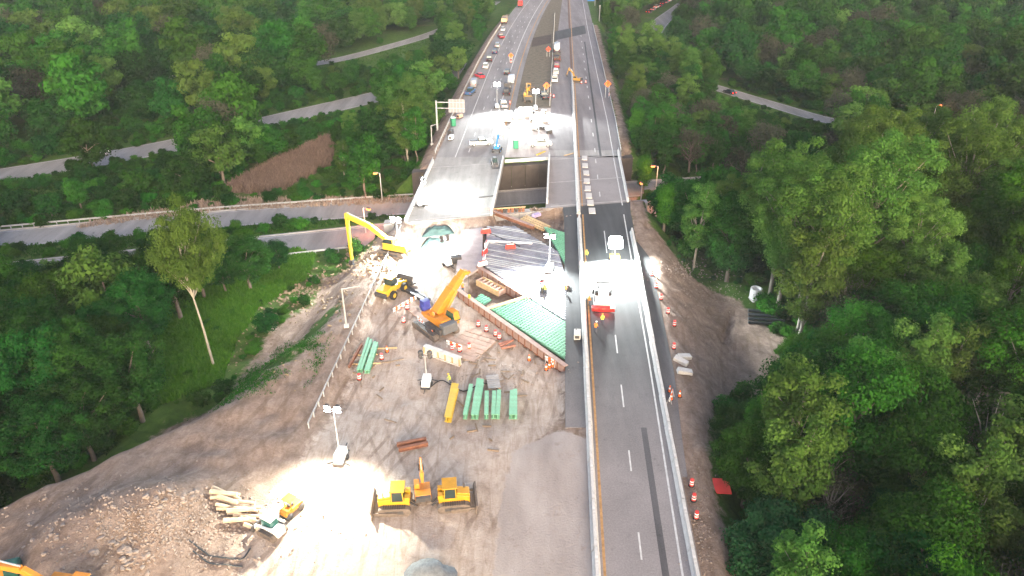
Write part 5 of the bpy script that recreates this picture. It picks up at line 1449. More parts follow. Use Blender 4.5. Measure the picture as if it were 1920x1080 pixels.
# overhead sign, seen from behind
p = low(821, 262, -3.5); p.z = gz(p.x, p.y)
t = thing('overhead_sign', 'large grey road sign seen from behind on a cantilever mast', 'sign', p, LEAN)
htop = 4.5 - p.z
MB().cyl((0, 0, 0), (0, 0, htop + 2.2), .28, .2, n=10).build('mast', STEEL, t)
for z in (htop + .3, htop + 1.8): MB().bar((0, 0, z), (7.2, 0, z), .16, .16).build('arm', STEEL, t)
MB().box(5.2, .15, htop + .9, 4.2, .1, 3.4).build('panel', mat('grey sign back', (.22, .22, .24), .55, .1), t)
for k in range(5): MB().box(3.5 + k * .85, .0, htop + .9, .1, .18, 3.4).build('rib', STEEL, t)
def ell_post(base, h, arm, label, rz):
    t = thing('signal_post', label, 'post', base, rz)
    MB().cyl((0, 0, 0), (0, 0, h), .14, .1, n=8).build('pole', STEEL, t)
    MB().bar((0, 0, h - .1), (arm, 0, h + .15), .12, .12).build('arm', STEEL, t)
    MB().box(0, 0, .15, .7, .7, .3).build('footing', CONC, t)
ell_post(gp(650, 614), 6.2, 2.4, 'tall grey post with a bent arm on the left dirt slope', R(10))
ell_post(low(811, 290, -3), 4.8, 1.6, 'slim grey post with an arm behind the long deck parapet', R(20))
t = thing('road_sign', 'blue road sign on a tall post at the top right shoulder', 'sign', (road_x(400) + 7.2, 400, -.5), 0)
MB().cyl((2.2, 0, -6), (2.2, 0, 5), .14, n=8).build('post', STEEL, t)
MB().box(0, 0, 3.4, 3.6, .12, 2.2).build('panel', BLUE, t)
t = thing('road_sign', 'tall bare grey post at the right shoulder near the top edge', 'post', (road_x(352) + 9.5, 352, -4), 0)
MB().cyl((0, 0, 0), (0, 0, 10), .16, n=8).build('post', STEEL, t); MB().box(0, 0, 10.2, .5, .5, .25).build('cap', STEEL, t)

# ---------------------------------------------------------------- workers
def person_mat(name, vest, trousers):
    m = bpy.data.materials.new(name); m.use_nodes = True
    nt = m.node_tree; b = nt.nodes['Principled BSDF']; b.inputs['Roughness'].default_value = .8
    tc = nt.nodes.new('ShaderNodeTexCoord'); sp = nt.nodes.new('ShaderNodeSeparateXYZ'); rp = nt.nodes.new('ShaderNodeValToRGB')
    nt.links.new(tc.outputs['Object'], sp.inputs[0])
    mr = nt.nodes.new('ShaderNodeMath'); mr.operation = 'DIVIDE'; mr.inputs[1].default_value = 1.8
    nt.links.new(sp.outputs[2], mr.inputs[0]); nt.links.new(mr.outputs[0], rp.inputs[0])
    e = rp.color_ramp; e.interpolation = 'CONSTANT'
    for k, (p_, c) in enumerate(((0, (.03, .025, .02)), (.05, trousers), (.50, vest), (.845, (.36, .22, .16)))):
        el = e.elements[k] if k < 2 else e.elements.new(p_)
        el.position = p_; el.color = (*c, 1)
    nt.links.new(rp.outputs[0], b.inputs['Base Color']); return m
PM = [person_mat('hi vis work wear', (.55, .60, .08), (.05, .06, .09)), person_mat('orange work wear', (.65, .20, .04), (.06, .07, .10))]
def person(p, rz, label, k=0, bend=0.0):
    J = [((0, 0, .95), .15), ((0, 0, 1.15), .15), ((.03 + bend * .2, 0, 1.38), .17), ((.05 + bend * .3, 0, 1.53), .065), ((.08 + bend * .4, 0, 1.62), .095), ((.09 + bend * .45, 0, 1.73), .085)]
    E_ = [(0, 1), (1, 2), (2, 3), (3, 4), (4, 5)]
    for s in (-1, 1):
        i = len(J)
        J += [((0, s * .10, .88), .105), ((.05 * s + .03, s * .12, .48), .07), ((.10 * s - .03, s * .13, .09), .05), ((.10 * s + .12, s * .14, .05), .045)]
        E_ += [(0, i), (i, i + 1), (i + 1, i + 2), (i + 2, i + 3)]
        i = len(J)
        J += [((.03 + bend * .2, s * .21, 1.42), .07), ((.02 + bend * .3, s * .27, 1.14), .05), ((.20 + bend * .3, s * .22, .95), .038), ((.27 + bend * .3, s * .20, .92), .035)]
        E_ += [(2, i), (i, i + 1), (i + 1, i + 2), (i + 2, i + 3)]
        h = i + 3; hx = .27 + bend * .3
        for f in range(4):
            j = len(J); J += [((hx + .05, s * (.185 + f * .012), .90 - f * .008), .010), ((hx + .085, s * (.18 + f * .012), .875 - f * .008), .009)]
            E_ += [(h, j), (j, j + 1)]
        j = len(J); J.append(((hx + .02, s * .165, .93), .011)); E_.append((h, j))
    t = thing('person', label, 'person', p, rz)
    me = bpy.data.meshes.new('body'); me.from_pydata([a for a, r in J], E_, []); me.materials.append(PM[k % 2])
    o = link('body', me, None, t)
    sk = o.modifiers.new('skin', 'SKIN')
    if me.skin_vertices:
        for i, (a, r) in enumerate(J): me.skin_vertices[0].data[i].radius = (r, r)
        me.skin_vertices[0].data[0].use_root = True
    o.modifiers.new('sub', 'SUBSURF').levels = 1
    x, z = J[5][0][0], J[5][0][2]
    mb = MB().cyl((x, 0, z + .0), (x, 0, z + .09), .125, .075, n=12).cyl((x + .02, 0, z - .01), (x + .02, 0, z + .015), .16, .15, n=12)
    mb.build('hard_hat', CONEWHITE if k % 3 else BRIGHT_YELLOW, t)
    return t
person(gp(844, 722), R(200), 'worker in yellow safety wear standing near the unlit light tower', 0, .2)
person(pd(1129, 609), R(90), 'worker in yellow safety wear walking behind the paving machine', 0)
person(pd(1104, 572), R(20), 'worker in orange beside the barrier left of the paving machine', 1)
person(pd(1116, 624), R(60), 'worker in orange by the barrier behind the paving machine', 1, .3)
person(gp(749, 478), R(250), 'worker in dark silhouette under the long reach boom', 1)
person(pd(1022, 552, .05), R(120), 'worker in yellow leaning over the bright metal deck', 0, .6)
person(pd(1061, 552, .0), R(180), 'worker in orange at the edge of the black strip and bright deck', 1, .2)
person(pd(1100, 486), R(230), 'worker in yellow standing in the glare left of the balloon light', 0)
person(gp(868, 548), R(140), 'worker in orange at the top end of the slant girder', 1)

# ---------------------------------------------------------------- trees
def leaf_material(name, cols, trans=.36):
    m = bpy.data.materials.new(name); m.use_nodes = True
    nt = m.node_tree; N = nt.nodes; L = nt.links; N.clear()
    out = N.new('ShaderNodeOutputMaterial'); df = N.new('ShaderNodeBsdfDiffuse'); tr = N.new('ShaderNodeBsdfTranslucent'); mx = N.new('ShaderNodeMixShader')
    oi = N.new('ShaderNodeObjectInfo'); va = N.new('ShaderNodeAttribute'); va.attribute_name = 'leafvar'
    a = N.new('ShaderNodeMath'); a.operation = 'MULTIPLY_ADD'; a.inputs[1].default_value = .55
    L.new(va.outputs['Fac'], a.inputs[0])
    b = N.new('ShaderNodeMath'); b.operation = 'MULTIPLY'; b.inputs[1].default_value = .45
    L.new(oi.outputs['Random'], b.inputs[0]); L.new(b.outputs[0], a.inputs[2])
    rp = N.new('ShaderNodeValToRGB'); e = rp.color_ramp.elements
    while len(e) < len(cols): e.new(.5)
    for k, c in enumerate(cols): e[k].position = .1 + .8 * k / (len(cols) - 1); e[k].color = (*c, 1)
    L.new(a.outputs[0], rp.inputs[0])
    # every tree a little lighter or darker than its neighbour
    wn_ = N.new('ShaderNodeTexWhiteNoise'); wn_.noise_dimensions = '1D'; L.new(oi.outputs['Random'], wn_.inputs['W'])
    hv = N.new('ShaderNodeHueSaturation')
    mr = N.new('ShaderNodeMapRange'); mr.inputs[3].default_value = .7; mr.inputs[4].default_value = 1.35
    L.new(wn_.outputs[0], mr.inputs[0]); L.new(mr.outputs[0], hv.inputs['Value'])
    mh = N.new('ShaderNodeMapRange'); mh.inputs[3].default_value = .49; mh.inputs[4].default_value = .525
    L.new(wn_.outputs[0], mh.inputs[0]); L.new(mh.outputs[0], hv.inputs['Hue'])
    L.new(rp.outputs[0], hv.inputs['Color'])
    L.new(hv.outputs[0], df.inputs[0]); L.new(hv.outputs[0], tr.inputs[0])
    mx.inputs[0].default_value = trans
    L.new(df.outputs[0], mx.inputs[1]); L.new(tr.outputs[0], mx.inputs[2]); L.new(mx.outputs[0], out.inputs[0])
    return m
LEAF_DARK = leaf_material('dark green leaves', [(0.010, 0.040, 0.008), (0.019, 0.064, 0.011), (0.032, 0.091, 0.014)])
LEAF_MID = leaf_material('mid green leaves', [(0.017, 0.056, 0.008), (0.029, 0.085, 0.010), (0.047, 0.119, 0.014)])
LEAF_LIGHT = leaf_material('light green leaves', [(0.050, 0.107, 0.020), (0.076, 0.145, 0.027), (0.109, 0.184, 0.036)])
LEAF_VINE = leaf_material('bright vine leaves', [(0.026, 0.093, 0.009), (0.044, 0.132, 0.011), (0.070, 0.171, 0.018)])
LEAF_WEED = leaf_material('bright weed leaves', [(0.039, 0.127, 0.010), (0.066, 0.182, 0.015), (0.099, 0.231, 0.024)])
LEAF_GREY = leaf_material('greyish budding leaves', [(0.040, 0.046, 0.029), (0.062, 0.066, 0.040), (0.080, 0.080, 0.051)])
LEAF_BLUE = leaf_material('deep bluish leaves', [(0.013, 0.061, 0.021), (0.026, 0.094, 0.031), (0.045, 0.132, 0.046)])
LEAF_YEL = leaf_material('yellowish green leaves', [(0.028, 0.086, 0.009), (0.046, 0.122, 0.010), (0.069, 0.157, 0.014)])

def crown_mesh(name, seed, rx, ry, z0, z1, ncl, per, leaf, m, crad=.30, shape='round', sparse=0.0):
    rs = np.random.RandomState(seed)
    C = []; RR = []
    zc = (z0 + z1) / 2; rz = (z1 - z0) / 2
    while len(C) < ncl:
        p = rs.uniform(-1, 1, 3); q = np.linalg.norm(p)
        if q > 1 or q < .25: continue
        if rs.rand() > q ** 1.3: continue
        w = 1.0
        if shape == 'round': w = 1.0 if p[2] > -.2 else .85
        elif shape == 'vase': w = .62 + .42 * (p[2] + 1) / 2 * 1.2
        elif shape == 'cone': w = 1.15 - .9 * (p[2] + 1) / 2
        s = 1 - crad * .55
        C.append((p[0] * rx * s * w, p[1] * ry * s * w, zc + p[2] * rz * s)); RR.append(crad * min(rx, ry) * rs.uniform(.65, 1.25) if shape != 'column' else crad * rx * rs.uniform(.8, 1.3))
    C = np.array(C); RR = np.array(RR)
    ph = rs.uniform(0, 6.28, 3); am = 1 + .16 * np.sin(2 * np.arctan2(C[:, 1], C[:, 0]) + ph[0]) + .14 * np.sin(3 * np.arctan2(C[:, 1], C[:, 0]) + ph[1] + C[:, 2] * .4)
    if shape != 'column': C[:, :2] *= am[:, None]; C[:, 2] += (z1 - z0) * .07 * np.sin(C[:, 0] / rx * 3 + ph[2]) * (C[:, 2] > zc)
    n = ncl * per
    ci = np.repeat(np.arange(ncl), per)
    d = rs.normal(size=(n, 3)); d[:, 2] = d[:, 2] * .8 + .25
    d /= np.linalg.norm(d, axis=1)[:, None]
    r = RR[ci] * (1 - .5 * rs.rand(n) ** 2.2) * np.where(rs.rand(n) < .25, rs.uniform(.9, 1.45, n), rs.uniform(.85, 1.12, n))
    P = C[ci] + d * r[:, None] * np.array([1.1, 1.1, .8])
    nr = d * .9 + np.array([0, 0, .25]) + rs.normal(size=(n, 3)) * .34; nr /= np.linalg.norm(nr, axis=1)[:, None]
    t1 = np.cross(nr, rs.normal(size=(n, 3))); t1 /= np.linalg.norm(t1, axis=1)[:, None]
    t2 = np.cross(nr, t1)
    s = leaf * rs.uniform(.55, 1.3, n)
    a = t1 * s[:, None] * .62; b = t2 * s[:, None] * .42
    V = np.stack([P - a, P - b * .9 + a * .1, P + a, P + b * .9 + a * .1], 1).reshape(-1, 3)
    F = np.arange(n * 4).reshape(n, 4)
    me = fast_mesh(name, V, F)
    var = np.clip(.5 + .22 * rs.normal(size=ncl)[ci] + .16 * rs.normal(size=n), 0, 1)
    at_ = me.attributes.new('leafvar', 'FLOAT', 'FACE'); at_.data.foreach_set('value', var.astype(np.float32))
    me.materials.append(m)
    return me, C
def trunk_mesh(name, seed, h, r, C, m, nl=7, lean=0.0, fork=.35):
    rnd = random.Random(seed); mb = MB()
    pts = [Vector((0, 0, -.6))]; k = 6
    for i in range(1, k + 1):
        f = i / k; pts.append(Vector((lean * f + rnd.uniform(-.15, .15), rnd.uniform(-.15, .15), h * f)))
    for i in range(k): mb.cyl(pts[i], pts[i + 1], r * (1.15 - .85 * i / k), r * (1.15 - .85 * (i + 1) / k), n=7, cap=False)
    idxs = list(range(len(C))); rnd.shuffle(idxs)
    for j in idxs[:nl]:
        c = Vector(C[j]); f = min(.92, max(fork, (c.z / h) * rnd.uniform(.45, .8)))
        i = min(k - 1, int(f * k)); st = pts[i].lerp(pts[i + 1], f * k - i); mid = st.lerp(c, .5) + Vector((0, 0, rnd.uniform(-.2, .6)))
        mb.cyl(st, mid, r * .42, r * .26, n=5, cap=False); mb.cyl(mid, c, r * .26, r * .07, n=5, cap=False)
    me = mb.mesh(name); me.materials.append(m)
    me.polygons.foreach_set('use_smooth', [True] * len(me.polygons))
    return me
PROTO = {}
def proto(key, seed, rx, ry, z0, z1, ncl, per, leaf, m, tr=.35, bark=BARK, nl=7, crad=.3, shape='round', th=None, lean=0, fork=.35):
    cm, C = crown_mesh('crown', seed, rx, ry, z0, z1, ncl, per, leaf, m, crad, shape)
    PROTO[key] = (cm, trunk_mesh('trunk', seed, th or (z0 + z1) / 2, tr, C, bark, nl, lean, fork), rx, z1)
# far canopy kinds
proto('oak_a', 1, 6.3, 6.0, 2.5, 14.5, 46, 130, .62, LEAF_MID)
proto('oak_b', 2, 6.8, 6.2, 2.0, 13.0, 44, 130, .62, LEAF_DARK)
proto('oak_c', 3, 5.4, 5.6, 3.0, 16.0, 42, 130, .60, LEAF_MID)
proto('oak_d', 4, 5.8, 5.4, 2.0, 14.0, 40, 130, .60, LEAF_DARK, shape='vase')
proto('pale', 5, 5.6, 5.2, 3.0, 15.0, 44, 110, .55, LEAF_LIGHT, crad=.26)
proto('grey', 6, 5.2, 5.0, 3.0, 14.0, 52, 60, .40, LEAF_GREY, crad=.28, nl=22, tr=.3)
proto('pine', 7, 4.2, 4.2, 2.0, 17.0, 60, 120, .45, LEAF_DARK, crad=.30, shape='cone')
# near kinds with finer leaves
proto('near_a', 11, 6.2, 6.0, 3.0, 17.0, 110, 270, .27, LEAF_YEL, nl=12, crad=.22)
proto('near_b', 12, 6.6, 6.2, 3.0, 16.0, 110, 270, .27, LEAF_MID, nl=12, crad=.22)
proto('near_c', 13, 5.6, 5.8, 2.0, 15.0, 105, 270, .27, LEAF_DARK, nl=12, crad=.22)
proto('near_d', 14, 5.2, 5.0, 1.2, 11.0, 100, 240, .30, LEAF_BLUE, nl=10, crad=.24)
proto('tall', 15, 7.4, 7.0, 7.0, 28.0, 170, 240, .27, LEAF_LIGHT, tr=.32, bark=PALEBARK, nl=40, crad=.19, th=22, shape='vase')
proto('tall_b', 16, 6.8, 6.8, 5.0, 25.0, 160, 240, .27, LEAF_YEL, tr=.32, bark=PALEBARK, nl=24, crad=.21, th=20)
proto('cotton', 17, 5.0, 5.0, 10.5, 22.0, 110, 240, .25, LEAF_LIGHT, tr=.2, bark=PALEBARK, nl=26, crad=.21, th=17, lean=-1.2, fork=.58)
proto('slim', 22, 3.0, 2.8, 2.0, 14.0, 55, 130, .34, LEAF_MID, crad=.34, nl=9, tr=.2)
proto('feather', 23, 4.4, 4.2, 4.0, 18.0, 85, 170, .30, LEAF_LIGHT, crad=.22, nl=22, tr=.26, bark=PALEBARK, shape='vase')
proto('snag', 24, 4.2, 4.0, 3.5, 14.0, 60, 34, .26, LEAF_GREY, crad=.26, nl=34, tr=.24, bark=PALEBARK, shape='vase')
proto('column', 18, 2.0, 2.0, .5, 12.0, 60, 150, .32, LEAF_VINE, crad=.52, shape='column', nl=4)
proto('shrub', 19, 2.6, 2.5, .1, 4.2, 30, 110, .32, LEAF_MID, crad=.34, nl=5, tr=.1)
proto('shrub_b', 20, 2.4, 2.6, .1, 3.4, 28, 110, .32, LEAF_VINE, crad=.34, nl=5, tr=.1)
proto('shrub_c', 21, 2.8, 2.6, .1, 4.6, 30, 110, .34, LEAF_DARK, crad=.34, nl=5, tr=.1)
PROTO_OBJ = {}
def tree(key, x, y, s, label, cat='tree', group=None, name='leafy_tree', z=None, rz=None, sz=None):
    cm, tm, _, _ = PROTO[key]
    t = thing(name, label, cat, (x, y, gz(x, y) if z is None else z), random.uniform(0, 6.28) if rz is None else rz, group)
    t.scale = (s, s, s * (sz or random.uniform(.92, 1.08)))
    o = link('trunk', tm, None, t); c = link('crown', cm, None, t)
    PROTO_OBJ.setdefault(key, c)
    return t
# places that stay open to view: roads, verges, work site
def line_px(pts, step=9):
    out = []
    for (a, b) in zip(pts[:-1], pts[1:]):
        n = max(1, int(math.hypot(b[0] - a[0], b[1] - a[1]) / step))
        for k in range(n + 1): out.append((a[0] + (b[0] - a[0]) * k / n, a[1] + (b[1] - a[1]) * k / n))
    return out
KEEP = []
for pts in ([(-20, 336), (120, 312)], [(235, 288), (318, 272)], [(495, 228), (700, 185)], [(628, 116), (815, 60)], [(680, 112), (790, 82)],
            [(-20, 442), (280, 416)], [(430, 402), (770, 385)], [(425, 392), (600, 378), (770, 372)], [(545, 455), (690, 440), (760, 428)], [(545, 470), (690, 455)],
            [(440, 352), (520, 315), (610, 275)], [(470, 355), (540, 330), (610, 300)],
            [(1385, 180), (1460, 202), (1550, 228)], [(1345, 170), (1385, 180)], [(1215, 24), (1272, 0)], [(1240, 45), (1262, 8)],
            [(1122, 0), (1128, 60), (1142, 130), (1160, 210), (1178, 290), (1192, 350), (1205, 410), (1225, 455), (1290, 495), (1390, 530), (1412, 555), (1440, 615), (1440, 680), (1425, 715), (1330, 745)],
            [(1250, 480), (1350, 560), (1400, 660), (1330, 720)], [(1300, 820), (1315, 900), (1340, 1000), (1355, 1075)], [(1195, 375), (1200, 360)],
            [(945, 20), (900, 90), (868, 150), (838, 200), (818, 255), (795, 310), (772, 365)], [(835, 190), (870, 215)], [(820, 195), (818, 240)], [(714, 328), (714, 345)],
            [(1229, 303), (1229, 310)], [(1740, 212), (1738, 222)], [(1415, 545), (1418, 570)], [(1405, 590), (1465, 600)],
            [(600, 490), (560, 540), (480, 580), (430, 690), (320, 745), (200, 850), (60, 925), (-10, 960)], [(440, 560), (560, 490), (600, 485)], [(300, 640), (420, 560), (420, 620), (330, 700)], [(1000, 10), (1060, 10), (1110, 5)], [(158, 296), (215, 290)], [(1139, 155), (1139, 175)]):
    KEEP += line_px(pts)
KEEP = np.array(KEEP)
def seg_dist(x, y, pts):
    d = 1e9
    for (a, b) in zip(pts[:-1], pts[1:]):
        ex, ey = b[0] - a[0], b[1] - a[1]; q = ex * ex + ey * ey + 1e-9
        t = min(1, max(0, ((x - a[0]) * ex + (y - a[1]) * ey) / q))
        d = min(d, math.hypot(x - a[0] - t * ex, y - a[1] - t * ey))
    return d
def covers(x, y, z, w, h):
    """does a crown of this width and height stand in front of a place that stays open"""
    u0, v0, _ = pix(x, y, z + h * .18); u1, v1, zc = pix(x, y, z + h)
    ru = FPX * w / zc * .92; cv = (v0 + v1) / 2; rv = abs(v0 - v1) / 2 + ru * .35
    q = ((KEEP[:, 0] - (u0 + u1) / 2) / ru) ** 2 + ((KEEP[:, 1] - cv) / rv) ** 2
    return bool((q < 1).any())
ROADS = ((roadA, 3.7), (roadB, 4.8), (rampL[:-10], 4.0), (farL, 3.5), (rampR, 3.3), (farR, 4.5))
GREENSLOPE = wpoly([(590, 480), (575, 520), (480, 580), (440, 640), (410, 720), (300, 760), (260, 690), (330, 560), (440, 480), (560, 470)], LOW)
def free(x, y, w):
    off = x - road_x(y)
    offL = float(np.interp(y, [20, 40, 53, 71, 92, 250, 300, 350, 420, 470], [-90, -75, -64, -46, -37.6, -37.6, -36.6, -34.5, -30, -26]))
    if off > offL - 2.5 - w * .3 and off < 9.5 + w * .4: return False
    if inpoly(x, y, DIRT_R) or inpoly(x, y, REED) or inpoly(x, y, DIRT_L): return False
    for pts, hw in ROADS:
        if seg_dist(x, y, pts[::2] + [pts[-1]]) < hw + 1.2 + w * .45: return False
    return True
# trees that stand out in the photograph
def hero(key, u, v, s, label, name='leafy_tree', sz=1.0, rz=None, zb=LOW):
    x, y = at(u, v, zb)
    taken.append((x, y, 9 if key == 'near_d' else 4.5 * s if key not in ('column', 'shrub', 'shrub_b', 'shrub_c') else 2.0))
    return tree(key, x, y, s, label, name=name, sz=sz, rz=rz)
taken = []
hero('cotton', 402, 688, .86, 'tall pale cottonwood with bare leaning trunk on the left grass slope', 'cottonwood_tree', 1.36, 0.3)
hero('oak_a', 178, 330, .92, 'round bright green tree standing alone beside the left ramp', rz=.4)
hero('near_a', 470, 520, .55, 'small multi stemmed green tree in front of the side road', rz=1.0)
hero('near_c', 525, 510, .42, 'smaller leafy tree right of the multi stemmed one by the side road', rz=2.0)
hero('tall', 1455, 592, 1.0, 'very tall pale cottonwood behind the black pipes on the right', 'cottonwood_tree', 1.0, 2.2)
hero('tall_b', 1500, 560, .92, 'tall yellowish cottonwood just right of the tallest one', 'cottonwood_tree', 1.0, .4)
hero('near_d', 1440, 1110, .95, 'dark bluish broadleaf tree at the bottom right beside the verge', rz=.2)
hero('tall', 1600, 470, 1.05, 'tall pale tree behind the cottonwoods left of the wood edge', 'cottonwood_tree', 1.0, 4.0)
hero('tall', 1760, 500, 1.05, 'broad pale tree in the right wood below the street lamp', 'cottonwood_tree', 1.0, 5.0)
hero('pale', 225, 640, 1.0, 'pale feathery tree at the upper edge of the near left wood', rz=.5, sz=1.15)
hero('tall', 1690, 400, .9, 'pale tall tree just in front of the right ramp', 'cottonwood_tree', 1.0, 1.0)
hero('tall_b', 1860, 560, 1.05, 'tall yellowish tree at the right picture edge', 'cottonwood_tree', 1.0, 3.0)
hero('pine', 755, 225, .95, 'dense dark conifer left of the overhead sign', 'conifer_tree', 1.0)
hero('pale', 860, 150, .8, 'pale green tree at the left shoulder behind the parked cars', rz=1.1)
hero('pale', 812, 262, .62, 'bright pale tree directly under the overhead sign', rz=2.1)
for u, v, s, l in ((1228, 235, .95, 'tall vine covered column of green right of the far lanes'), (1190, 215, .7, 'short vine covered trunk near the orange sign on the right'), (1240, 470, .85, 'vine covered tree at the edge of the right dirt slope'), (1282, 440, .95, 'tall vine covered trunk behind the right dirt slope'), (1330, 470, 1.0, 'vine covered trunk beside the bare trees on the right'), (1205, 360, .8, 'vine covered trunk close to the right end of the bridge')):
    hero('column', u, v, s, l, 'vine_tree')
hero('shrub_b', 1285, 488, .95, 'bright green bush in the floodlight on the right slope', 'bush')
hero('shrub_b', 1345, 505, .7, 'small bright bush at the foot of the vines on the right', 'bush')
hero('shrub_b', 1440, 585, 1.0, 'bright green bush beside the white culvert ring', 'bush')
hero('shrub', 1390, 775, .9, 'green bush reaching over the lower edge of the right dirt', 'bush')
hero('shrub_b', 1206, 222, .8, 'round bright bush beside the right guardrail', 'bush')
for u, v, s, l in ((1800, 960, 1.15, 'bare limbed pale tree low in the right wood'), ):
    hero('snag', u, v, s, l, 'bare_tree')
for u, v, s, l in ((1290, 330, .9, 'greyish half bare tree right of the bridge'), (1345, 300, .9, 'greyish half bare tree farther right of the bridge'), (1385, 370, .85, 'greyish bare tree beside the tall cottonwood')):
    hero('grey', u, v, s, l, 'bare_tree')

cand = []
rs = random.Random(5)
def zone(n, xr, yr, kinds, wmin, group, label, smin=.8, smax=1.15, test=None, sp=.72):
    k = 0; tries = 0
    while k < n and tries < n * 14:
        tries += 1
        x = rs.uniform(*xr); y = rs.uniform(*yr)
        if test and not test(x, y): continue
        z = LOW; u, v, zc = pix(x, y, z + 6)
        if u < -160 or u > 2080 or v > 1500 or v < -170: continue
        key = rs.choice(kinds); s = rs.uniform(smin, smax); w = PROTO[key][2] * s; h = PROTO[key][3] * s
        if any((x - a) ** 2 + (y - b) ** 2 < (sp * (w + c)) ** 2 * .5 for a, b, c in taken if abs(x - a) < 16 and abs(y - b) < 16): continue
        if not free(x, y, w): continue
        if covers(x, y, z, w, h):
            s *= .6; w *= .6; h *= .6
            if covers(x, y, z, w, h): continue
        taken.append((x, y, w)); cand.append((x, y, s, key, group, label)); k += 1
far_kinds = ['oak_a', 'oak_b', 'oak_c', 'oak_d', 'oak_a', 'oak_b', 'oak_c', 'pale', 'grey']
right_of = lambda x, y: x - road_x(y) > 9
left_of = lambda x, y: x - road_x(y) < -38
zone(70, (-75, -28), (38, 120), ['near_b', 'near_c', 'near_c', 'near_b'], 5, 'trees of the near left wood', 'leafy dark green tree in the near left wood', .7, 1.0, left_of, .62)
zone(40, (-110, -60), (60, 122), ['near_b', 'near_c', 'pale'], 5, 'trees of the near left wood', 'leafy dark green tree in the near left wood', .7, 1.0, left_of, .62)
zone(26, (36, 100), (84, 135), ['tall', 'feather', 'tall', 'tall_b'], 5, 'trees of the near right wood', 'leafy green tree in the near right wood', .85, 1.1, right_of, .5)
zone(140, (22, 62), (135, 400), ['slim', 'column', 'slim', 'feather', 'grey', 'slim'], 3, 'trees between the highway and the right ramp', 'leafy tree between the open lanes and the right ramp', .65, 1.1, right_of, .42)
zone(90, (22, 75), (22, 128), ['near_a', 'near_b', 'feather', 'near_b', 'near_c', 'tall_b', 'feather', 'snag'], 5, 'trees of the near right wood', 'leafy green tree in the near right wood', .75, 1.1, right_of, .62)
zone(60, (55, 120), (60, 150), ['near_b', 'feather', 'tall', 'near_a'], 5, 'trees of the near right wood', 'leafy green tree in the near right wood', .75, 1.05, right_of, .62)
zone(130, (-66, -12), (150, 400), ['oak_a', 'oak_c', 'pale', 'slim', 'oak_b', 'oak_d', 'feather'], 5, 'trees between the left ramp and the highway', 'leafy tree between the left ramp and the closed lanes', .7, 1.1, left_of, .42)
zone(140, (-130, -20), (140, 345), ['shrub', 'shrub_c', 'shrub', 'shrub_c', 'oak_b'], 3, 'bushes between the left ramp and the side road', 'low bush between the left ramp and the side road', .7, 1.35, left_of, .7)
zone(90, (24, 110), (125, 260), ['oak_a', 'oak_b', 'oak_c', 'oak_d', 'pale', 'grey'], 5, 'trees between the highway and the right ramp', 'leafy tree between the open lanes and the right ramp', .6, 1.0, right_of, .62)
zone(520, (-380, -40), (130, 480), far_kinds, 6, 'left', '', .8, 1.6, left_of, .66)
zone(560, (40, 400), (130, 480), far_kinds, 6, 'right', '', .8, 1.6, right_of, .66)
zone(400, (-420, 420), (420, 720), far_kinds, 6, 'left', '', 1.0, 1.4, lambda x, y: x - road_x(y) < -38 or x - road_x(y) > 12, .66)
cand.sort(key=lambda c: math.hypot(c[0], c[1]))
def showing(c):
    u, v, zc = pix(c[0], c[1], LOW + 8); return -60 < u < 1980 and -60 < v < 1180
NIND = 272
ind = []; rest = []
for c in cand:
    if len(ind) < NIND and (showing(c) or c[4] not in ('left', 'right')): ind.append(c)
    else: rest.append(c)
for (x, y, s, key, group, label) in ind:
    if group == 'left' or group == 'right':
        side = 'left' if x < 0 else 'right'
        group = 'trees of the far %s wood' % side; label = 'round crowned tree in the dense wood beyond the %s ramp' % side
    bush = key.startswith('shrub')
    d_ = math.hypot(x, y)
    kind_ = {'near_a': 'yellowish green', 'near_b': 'mid green', 'near_c': 'dark green', 'tall': 'tall pale', 'tall_b': 'tall yellowish', 'pale': 'pale feathery', 'grey': 'greyish half bare', 'pine': 'conical dark', 'oak_a': 'broad mid green', 'oak_b': 'broad dark green', 'oak_c': 'high mid green', 'oak_d': 'vase shaped dark', 'shrub': 'mid green', 'shrub_c': 'dark', 'slim': 'slim green', 'feather': 'feathery pale', 'column': 'vine covered', 'near_d': 'bluish', 'snag': 'sparse bare limbed'}[key]
    band = 'nearest the camera' if d_ < 70 else 'front rows' if d_ < 95 else 'middle' if d_ < 130 else 'back' if d_ < 200 else 'far back'
    label = label.replace('leafy dark green', kind_ + ' leafy').replace('leafy green', kind_ + ' leafy').replace('leafy tree between', kind_ + ' tree between').replace('low bush', kind_ + ' low bush').replace('round crowned', kind_ + ' round crowned') + ', ' + band
    group = group + ', ' + kind_ + ', ' + band
    tree(key, x, y, s, label, 'bush' if bush else 'tree', group, 'bush' if bush else 'leafy_tree')

